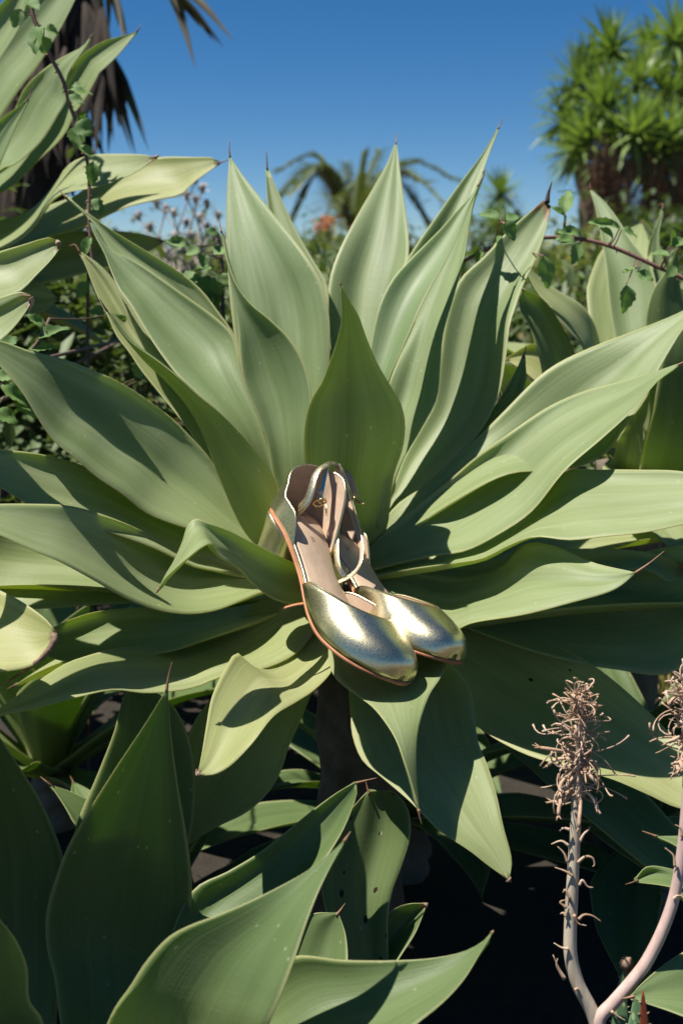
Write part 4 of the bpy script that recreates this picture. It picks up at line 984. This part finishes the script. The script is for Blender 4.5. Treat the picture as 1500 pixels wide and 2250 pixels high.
bs = Geo(); v, f = tube(np.array([[ab[0], ab[1], -.03], [ab[0], ab[1], .10], P(1345, 2400, .94)]), [.03, .028, .02], 10); bs.add(v, f); bs.obj('stem', M['stem'], aloe)
SD = .94
stalkpts = [(1330,2400),(1318,2290),(1300,2225),(1268,2160),(1253,2100),(1252,2040),(1256,1960),(1260,1880),(1264,1800),(1267,1740),(1272,1690),(1272,1620),(1271,1560),(1268,1520)]
sp = catmull(np.array([P(x, y, SD) for x, y in stalkpts]), 6)
g = Geo(); v, f = tube(sp, [.0058,.0056,.0054,.0052,.0048,.0042,.0036,.0026,.0016], 12); g.add(v, f)
stalk = g.obj('flower_stalk', M['stalk'], aloe)
brp = [(1316,2262),(1318,2235),(1345,2205),(1380,2165),(1415,2120),(1440,2075),(1460,2030),(1480,1970),(1493,1900),(1500,1840),(1506,1760),(1508,1700),(1506,1620),(1503,1540),(1502,1480)]
bp_ = catmull(np.array([P(x, y, SD - .004) for x, y in brp]), 6)
g = Geo(); v, f = tube(bp_, [.0052,.0052,.0050,.0048,.0046,.0042,.0036,.0026,.0016], 12); g.add(v, f)
branch = g.obj('flower_stalk', M['pinkstalk'], aloe)

def curl_path(a, dirn, L, droop, r, twist):
    pts = [a]; dcur = dirn / np.linalg.norm(dirn); ax = np.array([r.uniform(-1, 1), r.uniform(-1, 1), r.uniform(-1, 1)])
    for i in range(9):
        dcur = dcur + np.array([0, 0, -droop * .12]) + np.cross(ax, dcur) * twist * (.5 + i * .12)
        dcur /= np.linalg.norm(dcur); pts.append(pts[-1] + dcur * L / 9)
    return np.array(pts)

def flower_head(parent, axis_pts, seed, count):
    r = random.Random(seed); n = len(axis_pts)
    for i in range(count):
        q = i / count
        a = axis_pts[int(q * (n - 1))] + np.array([r.uniform(-1, 1), r.uniform(-1, 1), 0]) * .001
        an = i * 2.4 + r.uniform(-.5, .5)
        up = -.25 + 1.15 * q + r.uniform(-.4, .4)
        dv = np.array([math.cos(an), math.sin(an) * .9, up])
        fat = r.random() < (.42 if q < .4 else .12)
        L = (r.uniform(.014, .030) if fat else r.uniform(.018, .042)) * (1.1 if q < .75 else .75)
        path = curl_path(a, dv, L, r.uniform(.0, 2.2) * (1 - q), r, r.choice([-1, 1]) * r.uniform(.1, .62))
        if fat:
            v, f = tube(path, [.0009, .0011, .0013, .0016, .0014], 7); g = Geo().add(v, f)
            e = path[-1]; dr = path[-1] - path[-2]; dr /= np.linalg.norm(dr)
            for k in range(3):
                sd = np.array([r.uniform(-1, 1), r.uniform(-1, 1), r.uniform(-1, 1)]) * .6 + dr
                v, f = tube(np.array([e, e + sd * .0022, e + sd * .0042]), [.0008, .0005, .0002], 4); g.add(v, f)
        else:
            v, f = tube(path, [.0009, .0006, .0005, .0005, .0009], 5); g = Geo().add(v, f)
        g.obj('dried_flower', M['straw'], parent)
    # dense short filaments round the axis
    g = Geo()
    for i in range(170):
        a = axis_pts[r.randrange(n)]; an = r.uniform(0, 6.28)
        v, f = tube(curl_path(a, np.array([math.cos(an), math.sin(an), r.uniform(-.2, 1.1)]), r.uniform(.004, .016), .3, r, r.uniform(-.3, .3)), [.0006, .0003], 4); g.add(v, f)
    o = g.obj('filaments', M['straw'], parent); o['kind'] = 'stuff'

ax1 = resample(catmull(np.array([P(x, y, SD) for x, y in [(1272,1740),(1272,1690),(1272,1620),(1271,1560),(1268,1515)]]), 8), 50)
flower_head(stalk, ax1, 5, 135)
ax2 = resample(catmull(np.array([P(x, y, SD - .004) for x, y in [(1508,1680),(1507,1620),(1504,1550),(1502,1490)]]), 8), 50)
flower_head(branch, ax2, 9, 100)
def bract(parent, pts, d=SD, w=.0014):
    path = catmull(np.array([P(x, y, d - .006) for x, y in pts]), 5)
    v, f = tube(path, [w, w * .6, w * .25], 5); Geo().add(v, f).obj('bract', M['straw'], parent)
for b_ in [[(1250,1823),(1236,1820),(1229,1826)],[(1272,1850),(1282,1832),(1293,1822),(1294,1816)],[(1248,1858),(1232,1848),(1210,1855)],[(1246,1895),(1238,1875),(1224,1860)],[(1258,1925),(1240,1914),(1218,1906)],
           [(1272,1945),(1278,1934),(1290,1948),(1302,1950)],[(1268,1895),(1285,1882),(1300,1885),(1305,1900),(1301,1904)],[(1252,1976),(1240,1955),(1236,1962)],[(1243,1995),(1230,1982),(1242,1977)],[(1242,2013),(1236,2006),(1230,2008)],
           [(1260,2010),(1268,2028),(1288,2034)],[(1270,2020),(1282,2010),(1300,2012),(1320,2025)],[(1248,2085),(1232,2082),(1216,2072)],[(1240,2150),(1228,2130),(1214,2098)],[(1238,2152),(1222,2120),(1224,2106)],[(1262,2175),(1268,2172),(1274,2180)]]:
    bract(stalk, b_)
for b_ in [[(1482,1905),(1478,1880),(1460,1863)],[(1498,1838),(1494,1820),(1482,1812)],[(1478,1975),(1486,1968),(1497,1968)],[(1342,2222),(1355,2232),(1374,2243)]]:
    bract(branch, b_, SD - .004)

# ------------------------------------------------------------------ background planting
M['yucca'] = simple_mat('yucca_leaf', (0.12, 0.19, 0.05), (0.26, 0.36, 0.12), 9, 0.45, translucent=.25, bump=0)
M['yuccadry'] = simple_mat('yucca_thatch', (0.10, 0.055, 0.035), (0.23, 0.14, 0.09), 12, 0.9, bump=0)
M['bark'] = simple_mat('trunk_bark', (0.07, 0.045, 0.03), (0.20, 0.14, 0.10), 14, 0.9, bump=.8, dist=.02)
M['palm'] = simple_mat('palm_leaf', (0.075, 0.10, 0.04), (0.17, 0.21, 0.09), 5, 0.45, translucent=.2, bump=0)
M['fruit'] = simple_mat('orange_fruit', (0.50, 0.14, 0.03), (0.62, 0.24, 0.06), 30, 0.6, bump=0)
M['fan'] = simple_mat('dead_fan_leaf', (0.030, 0.026, 0.012), (0.13, 0.115, 0.04), 7, 0.6, bump=0, translucent=.15)
M['fandark'] = simple_mat('dead_fan_thatch', (0.016, 0.011, 0.008), (0.05, 0.032, 0.02), 7, 0.85, bump=0)
M['thistle'] = simple_mat('dry_thistle', (0.26, 0.21, 0.19), (0.52, 0.46, 0.42), 30, 0.9, bump=0)
M['shrub'] = simple_mat('shrub_leaf', (0.05, 0.085, 0.03), (0.13, 0.18, 0.07), 8, 0.55, translucent=.25, bump=0)
M['shrubpale'] = simple_mat('pale_shrub_leaf', (0.16, 0.19, 0.08), (0.33, 0.34, 0.17), 8, 0.65, translucent=.25, bump=0)
M['grass'] = simple_mat('dry_grass', (0.26, 0.22, 0.10), (0.46, 0.39, 0.21), 8, 0.8, translucent=.25, bump=0)

def blade(a, dirn, L, w, bend, r, seg=4):
    """a strap leaf: two sided tapering strip with a shallow fold"""
    d = dirn / np.linalg.norm(dirn); side = np.cross(d, [0, 0, 1.0]); 
    if np.linalg.norm(side) < .05: side = np.array([1.0, 0, 0])
    side /= np.linalg.norm(side); p = np.array(a, float); V = []
    for i in range(seg + 1):
        t = i / seg; ww = w * (.55 + .9 * t if t < .45 else (1 - t) / .55 * .96 + .02) * .5
        up = np.cross(side, d)
        V += [p - side * ww + up * ww * .35, p, p + side * ww + up * ww * .35]
        d = d + np.array([0, 0, -bend / seg]); d /= np.linalg.norm(d); p = p + d * L / seg
    Fs = [(i * 3 + j, i * 3 + j + 1, (i + 1) * 3 + j + 1, (i + 1) * 3 + j) for i in range(seg) for j in (0, 1)]
    return np.array(V), Fs

def rosette_mesh(seed, n, R, w, lo=-.9, bend=.35, mat='yucca', name='leaf_rosette'):
    r = random.Random(seed); g = Geo()
    for i in range(n):
        an = i * 2.39996 + r.uniform(-.2, .2); q = (i + .5) / n
        el = lo + (1.45 - lo) * q ** .85 + r.uniform(-.12, .12)
        dv = np.array([math.cos(an) * math.cos(el), math.sin(an) * math.cos(el), math.sin(el)])
        v, f = blade(dv * .03 * R, dv, R * r.uniform(.85, 1.08), w * r.uniform(.8, 1.15), bend * r.uniform(.5, 1.3) * math.cos(el), r); g.add(v, f)
    V = np.vstack(g.v); me = bpy.data.meshes.new(name); me.from_pydata(V.tolist(), [], g.f); me.materials.append(M[mat])
    me.polygons.foreach_set('use_smooth', [True] * len(me.polygons)); return me
ROS = [rosette_mesh(i, 66, 1.0, .13) for i in range(3)]

def put(name, me, parent, loc, scale=1.0, rot=(0, 0, 0)):
    o = bpy.data.objects.new(name, me); COL.objects.link(o); o.parent = parent
    o.location = np.array(loc) - root_loc(parent); o.scale = (scale,) * 3; o.rotation_euler = rot; return o

def trunk(parent, pts, rad, mat='bark', sides=12, name='trunk'):
    path = catmull(np.array(pts), 8); v, f = tube(path, rad, sides)
    r = random.Random(3); v = v + np.array([[r.uniform(-1, 1), r.uniform(-1, 1), r.uniform(-1, 1)] for _ in v]) * np.mean(rad) * .08
    return Geo().add(v, f).obj(name, M[mat], parent)

# big branching yucca on the right
DY = 9.0
yb = P(1440, 600, DY)
yt = empty('yucca_tree', (yb[0], yb[1], 0), 'tall branching yucca with spiky green heads and brown thatched stems', 'tree')
r = random.Random(11)
heads = [(1345,115,DY),(1480,95,DY-.2),(1270,190,DY),(1400,190,DY-.4),(1330,245,DY-.5),(1460,215,DY-.3),(1240,265,DY),(1290,320,DY-.5),(1390,300,DY-.7),(1470,330,DY-.6),(1262,340,DY-.1),(1345,345,DY-.5),(1430,350,DY-.6),(1510,170,DY),(1560,260,DY-.2),(1600,130,DY),(1540,360,DY-.4),(1660,220,DY),(1640,340,DY-.3),(1425,120,DY+.4),(1310,180,DY+.4),(1500,290,DY+.4),(1400,350,DY+.5)]
base = P(1440, 560, DY); base[2] = .1
for i, (x, y, d) in enumerate(heads):
    c = P(x, y, d)
    put('leaf_rosette', ROS[i % 3], yt, c, r.uniform(.32, .42), (r.uniform(-.25, .25), r.uniform(-.25, .25), r.uniform(0, 6)))
for x, xt, yy in ((1350, 1330, 330), (1440, 1440, 300), (1500, 1500, 300), (1560, 1590, 300), (1320, 1290, 360)):
    a = P(x, 600, DY - .1); a[2] = -.05
    trunk(yt, [a, P((x + xt) / 2, 480, DY - .1), P(xt, yy, DY - .2)], [.15, .12, .08])
TH_M = rosette_mesh(77, 110, 1.0, .05, -1.5, .9, 'yuccadry', 'dead_leaf_skirt')
for x, y in ((1335,430),(1375,450),(1430,440),(1480,450),(1345,500),(1400,520),(1460,520),(1540,450),(1310,420)):
    o = put('dead_leaf_skirt', TH_M, yt, P(x, y, DY - .75), .30, (math.pi, 0, r.uniform(0, 6))); o.scale = (.20, .20, .42)
# small yucca seen between the leaves
DS = 13.0; c = P(1098, 470, DS)
ys = empty('yucca', (c[0], c[1], 0), 'small distant yucca with a single spiky head', 'yucca')
trunk(ys, [(c[0], c[1], -.05), (c[0] + .02, c[1], c[2] * .5), c], [.09, .07, .05])
put('leaf_rosette', ROS[1], ys, P(1098, 432, DS), .36); put('leaf_rosette', ROS[2], ys, P(1080, 500, DS - .2), .30, (.2, .1, 1)); put('leaf_rosette', ROS[0], ys, P(1130, 520, DS), .3, (.1, -.2, 2))

# date palm in the middle
DP = 20.0; pc = P(775, 520, DP)
dp = empty('date_palm', (pc[0], pc[1], 0), 'blurred date palm with arching fronds and orange fruit clusters', 'palm')
trunk(dp, [(pc[0], pc[1], -.1), (pc[0], pc[1], pc[2] * .6), pc], [.30, .28, .26])
def frond(tipx, tipy, arch, dd, seed, lw=.075):
    rr = random.Random(seed); a = pc; b = P(tipx, tipy, DP + dd)
    mid = (a + b) / 2 + np.array([0, 0, arch])
    path = resample(catmull(np.array([a, mid, b]), 12), 40); g = Geo()
    v, f = tube(path, [.03, .018, .005], 4); g.add(v, f)
    T = np.gradient(path, axis=0)
    for i in range(3, 40):
        t = i / 39; L = .42 * math.sin(min(1, t * 1.25 + .12) * math.pi * .86) + .06
        tv = T[i] / np.linalg.norm(T[i]); s = np.cross(tv, [0, 0, 1.0]); s /= np.linalg.norm(s) + 1e-9
        for sg in (-1, 1):
            dv = tv * .75 + s * sg * .75 + np.array([0, 0, .28 + rr.uniform(-.2, .2)])
            v, f = blade(path[i], dv, L * rr.uniform(.85, 1.1), lw, .5, rr, 3); g.add(v, f)
    g.obj('frond', M['palm'], dp)
for i, (x, y, ar, dd) in enumerate([(612,372,.75,0),(640,420,.75,-.6),(690,600,.9,-1.2),(630,500,.95,.3),(835,335,.15,.5),(800,345,.1,-.2),(905,360,.4,.3),(1005,395,.75,.2),(980,450,.8,-.5),(940,400,.55,.8),(890,560,.8,-1.2),(720,370,.3,.9),(960,520,.9,.4),(850,380,.2,1.4),(760,360,.2,1.0),(600,440,.85,1.0)]):
    frond(x, y, ar, dd, i)
for i, (x, y) in enumerate(((705,500),(725,520),(718,490),(700,530))):
    g = Geo(); rr = random.Random(i); c = P(x, y, DP - 1.2)
    for k in range(26):
        q = c + np.array([rr.gauss(0, .05), rr.gauss(0, .05), rr.gauss(0, .11)])
        v, f = tube(np.array([q - [0, 0, .03], q, q + [0, 0, .03]]), [.012, .03, .012], 6); g.add(v, f)
    v, f = tube(catmull(np.array([pc, (pc + c) / 2 + [0, 0, .25], c]), 5), .015, 4); g.add(v, f)
    g.obj('fruit_cluster', M['fruit'], dp)

# fan palm with its dead leaves hanging, behind the upper left agave
DF = 3.3
fb = P(60, 600, DF)
fp = empty('fan_palm', (fb[0], fb[1], 0), 'dark fan palm trunk with dead split leaves hanging against the sky', 'palm')
trunk(fp, [(fb[0], fb[1], -.05), P(70, 300, DF), P(110, 0, DF), P(140, -260, DF)], [.12, .10, .10, .09], 'fandark')
def dead_fan(hub, tips, w=20, dark=False, seed=0):
    rr = random.Random(seed); g = Geo(); h = P(*hub)
    for (x, y, *dz) in tips:
        e = P(x, y, hub[2] + (dz[0] if dz else rr.uniform(-.08, .08)))
        mid = h * .5 + e * .5 + np.array([rr.uniform(-.01, .01), rr.uniform(-.02, .02), .02])
        path = resample(catmull(np.array([h, mid, e]), 8), 12)
        T = np.gradient(path, axis=0); V = []
        for i in range(12):
            t = i / 11; ww = w * hub[2] / F * .5 * (.35 + 1.3 * t if t < .5 else (1 - t) / .5 * 1.0 + .03)
            tv = T[i] / np.linalg.norm(T[i]); s = np.cross(tv, FW); s /= np.linalg.norm(s) + 1e-9
            V += [path[i] - s * ww + FW * ww * .5, path[i], path[i] + s * ww + FW * ww * .5]
        g.add(np.array(V), [(i * 3 + j, i * 3 + j + 1, (i + 1) * 3 + j + 1, (i + 1) * 3 + j) for i in range(11) for j in (0, 1)])
    top_ = P(120, -200, DF); v, f = tube(catmull(np.array([top_, (top_ + h) / 2 + [0, 0, .05], h]), 5), [.012, .008], 5); g.add(v, f)
    g.obj('fan_leaf', M['fandark' if dark else 'fan'], fp)
dead_fan((345,-60,DF), [(430,150),(395,30),(412,50),(515,92),(492,104),(475,96),(440,60),(470,40)], 17, seed=1)
dead_fan((225,-80,DF-.1), [(240,75),(275,108),(222,80),(262,60),(285,100)], 14, seed=2)
dead_fan((205,60,DF), [(328,332),(295,330),(322,300),(250,315),(282,250),(262,282),(300,345)], 15, seed=3)
dead_fan((190,20,DF-.05), [(290,335),(245,300),(225,330),(200,260),(215,230)], 18, True, seed=4)
for k in range(11):
    rr = random.Random(100 + k); x = 20 + k * 19; y = rr.uniform(-60, 120)
    dead_fan((x + 30, y, DF - .1 + rr.uniform(-.05, .12)), [(x + rr.uniform(-60, 80), y + rr.uniform(120, 330)) for _ in range(9)], 20, True, seed=20 + k)
for k in range(9):
    rr = random.Random(200 + k); x = 10 + k * 20; y = rr.uniform(180, 330)
    dead_fan((x, y, DF - .1 + rr.uniform(-.05, .12)), [(x + rr.uniform(-50, 90), y + rr.uniform(100, 260)) for _ in range(8)], 15, True, seed=40 + k)

# dry thistle
DT = 3.0; tb_ = P(420, 760, DT)
th = empty('thistle', (tb_[0], tb_[1], 0), 'dry pale thistle with branching stems and papery heads', 'thistle')
rr = random.Random(5); base_ = np.array([tb_[0], tb_[1], -.02])
nodes = [P(395, 620, DT), P(445, 600, DT), P(360, 610, DT)]
for i, nq in enumerate(nodes):
    v, f = tube(catmull(np.array([base_, (base_ + nq) / 2 + [.02 * i, 0, 0], nq]), 6), [.007, .004], 6); Geo().add(v, f).obj('stem', M['thistle'], th)
for (x, y) in [(430,395),(445,415),(430,440),(455,450),(410,430),(345,450),(365,460),(382,470),(305,475),(330,500),(410,490),(440,480),(470,520),(455,500),(385,520),(420,520),(350,530),(480,475),(400,550),(440,545),(475,560),(370,560),(500,540)]:
    e = P(x, y, DT + rr.uniform(-.12, .12)); nq = nodes[rr.randrange(3)]
    g = Geo(); v, f = tube(catmull(np.array([nq, (nq + e) / 2 + [rr.uniform(-.02, .02), 0, .0], e]), 5), [.003, .0018], 5); g.add(v, f)
    v, f = tube(np.array([e - [0, 0, .012], e - [0, 0, .004], e + [0, 0, .006], e + [0, 0, .014]]), [.003, .0065, .0075, .005], 8); g.add(v, f)
    for k in range(14):
        an = k * .45; dv = np.array([math.cos(an), math.sin(an), rr.uniform(-.2, .9)])
        v, f = blade(e, dv, .026 * rr.uniform(.6, 1.3), .007, .2, rr, 2); g.add(v, f)
    g.obj('flower_head', M['thistle'], th)

# leafy shrubs and dry grass filling the middle distance
def shrub(label, x, y, d, w, h, mat, n, seed, leafsz=.05):
    c = P(x, y, d); root = empty('shrub', (c[0], c[1], 0), label, 'shrub', 'shrubs behind the agaves')
    rr = random.Random(seed); g = Geo(); tw = Geo()
    for k in range(9):
        an = rr.uniform(0, 6.28); e = np.array([c[0] + math.cos(an) * w * .35, c[1] + math.sin(an) * w * .35, c[2] * rr.uniform(.6, 1)])
        v, f = tube(catmull(np.array([[c[0], c[1], -.03], [c[0] + math.cos(an) * w * .12, c[1] + math.sin(an) * w * .12, c[2] * .4], e]), 5), [.014, .004], 5); tw.add(v, f)
    tw.obj('branches', M['bark'], root)['kind'] = 'stuff'
    clumps = [(rr.gauss(0, .4), rr.gauss(0, .4), rr.uniform(-.5, .5), rr.uniform(.16, .34)) for _ in range(16)]
    for i in range(n):
        cl = clumps[rr.randrange(16)]
        p = np.array([c[0] + (cl[0] + rr.gauss(0, cl[3])) * w * .5, c[1] + (cl[1] + rr.gauss(0, cl[3])) * w * .5, c[2] + (cl[2] + rr.gauss(0, cl[3])) * h * .5])
        if p[2] < .02: continue
        dv = np.array([rr.gauss(0, 1), rr.gauss(0, 1), rr.gauss(.4, .7)])
        v, f = blade(p, dv, leafsz * rr.uniform(.6, 1.3), leafsz * .42, .5, rr, 2); g.add(v, f)
    g.obj('foliage', M[mat], root)['kind'] = 'stuff'
    return root
shrub('dark green shrub behind the small distant yucca', 1090, 590, 9.0, 1.3, .9, 'shrub', 2200, 1, .09)
shrub('dull green shrub under the blurred date palm', 690, 590, 8.5, 1.9, .7, 'shrub', 2600, 2, .08)
shrub('pale dry bush between the bramble spray and the tall yucca stems', 1265, 640, 4.6, .55, .42, 'shrubpale', 2600, 3, .05)
shrub('low dark shrub at the foot of the thatched yucca stems', 1460, 590, 7.0, 1.4, .8, 'shrub', 2600, 4, .09)
shrub('grey green bush behind the leafy bramble sprig', 470, 690, 3.6, .9, .45, 'shrubpale', 2600, 5, .05)
shrub('dark shrub in the gap behind the left agave leaves', 110, 800, 2.6, 1.0, .6, 'shrub', 4200, 6, .055)
shrub('dark shrub behind the tall upright leaves of the big rosette', 760, 720, 3.4, 1.4, .5, 'shrub', 3600, 7, .06)
shrub('leafy dark bush behind the right hand agave', 1500, 780, 2.9, .9, .6, 'shrub', 3600, 8, .055)
shrub('dull bush behind the broken leaf ends on the left', -120, 700, 3.0, .9, .7, 'shrub', 3200, 9, .055)
shrub('far rounded green shrub left of the date palm', 540, 585, 14.0, 2.6, .8, 'shrub', 2000, 10, .13)
shrub('far shrub under the hanging dead palm leaves', 220, 575, 10.0, 2.4, .7, 'shrub', 2200, 12, .10)

def grass():
    rr = random.Random(21); g = Geo()
    for i in range(5200):
        y = 2.2 + 14 * rr.random() ** 2.2; x = rr.uniform(-.75, .75) * y * .8
        if rr.random() < .3: x = (rr.choice([-.3, .18, .27, .45]) + rr.gauss(0, .05)) * y
        an = rr.uniform(0, 6.28); dv = np.array([math.cos(an) * .35, math.sin(an) * .35, 1])
        v, f = blade(np.array([x, y, -.01]), dv, rr.uniform(.08, .30) * min(1.6, .6 + y * .12), .006 + .0012 * y, rr.uniform(.2, .9), rr, 3); g.add(v, f)
    o = g.obj('dry_grass', M['grass']); tag(o, 'sparse straw coloured dry grass on the ground behind the plants', 'grass', kind='stuff')
grass()
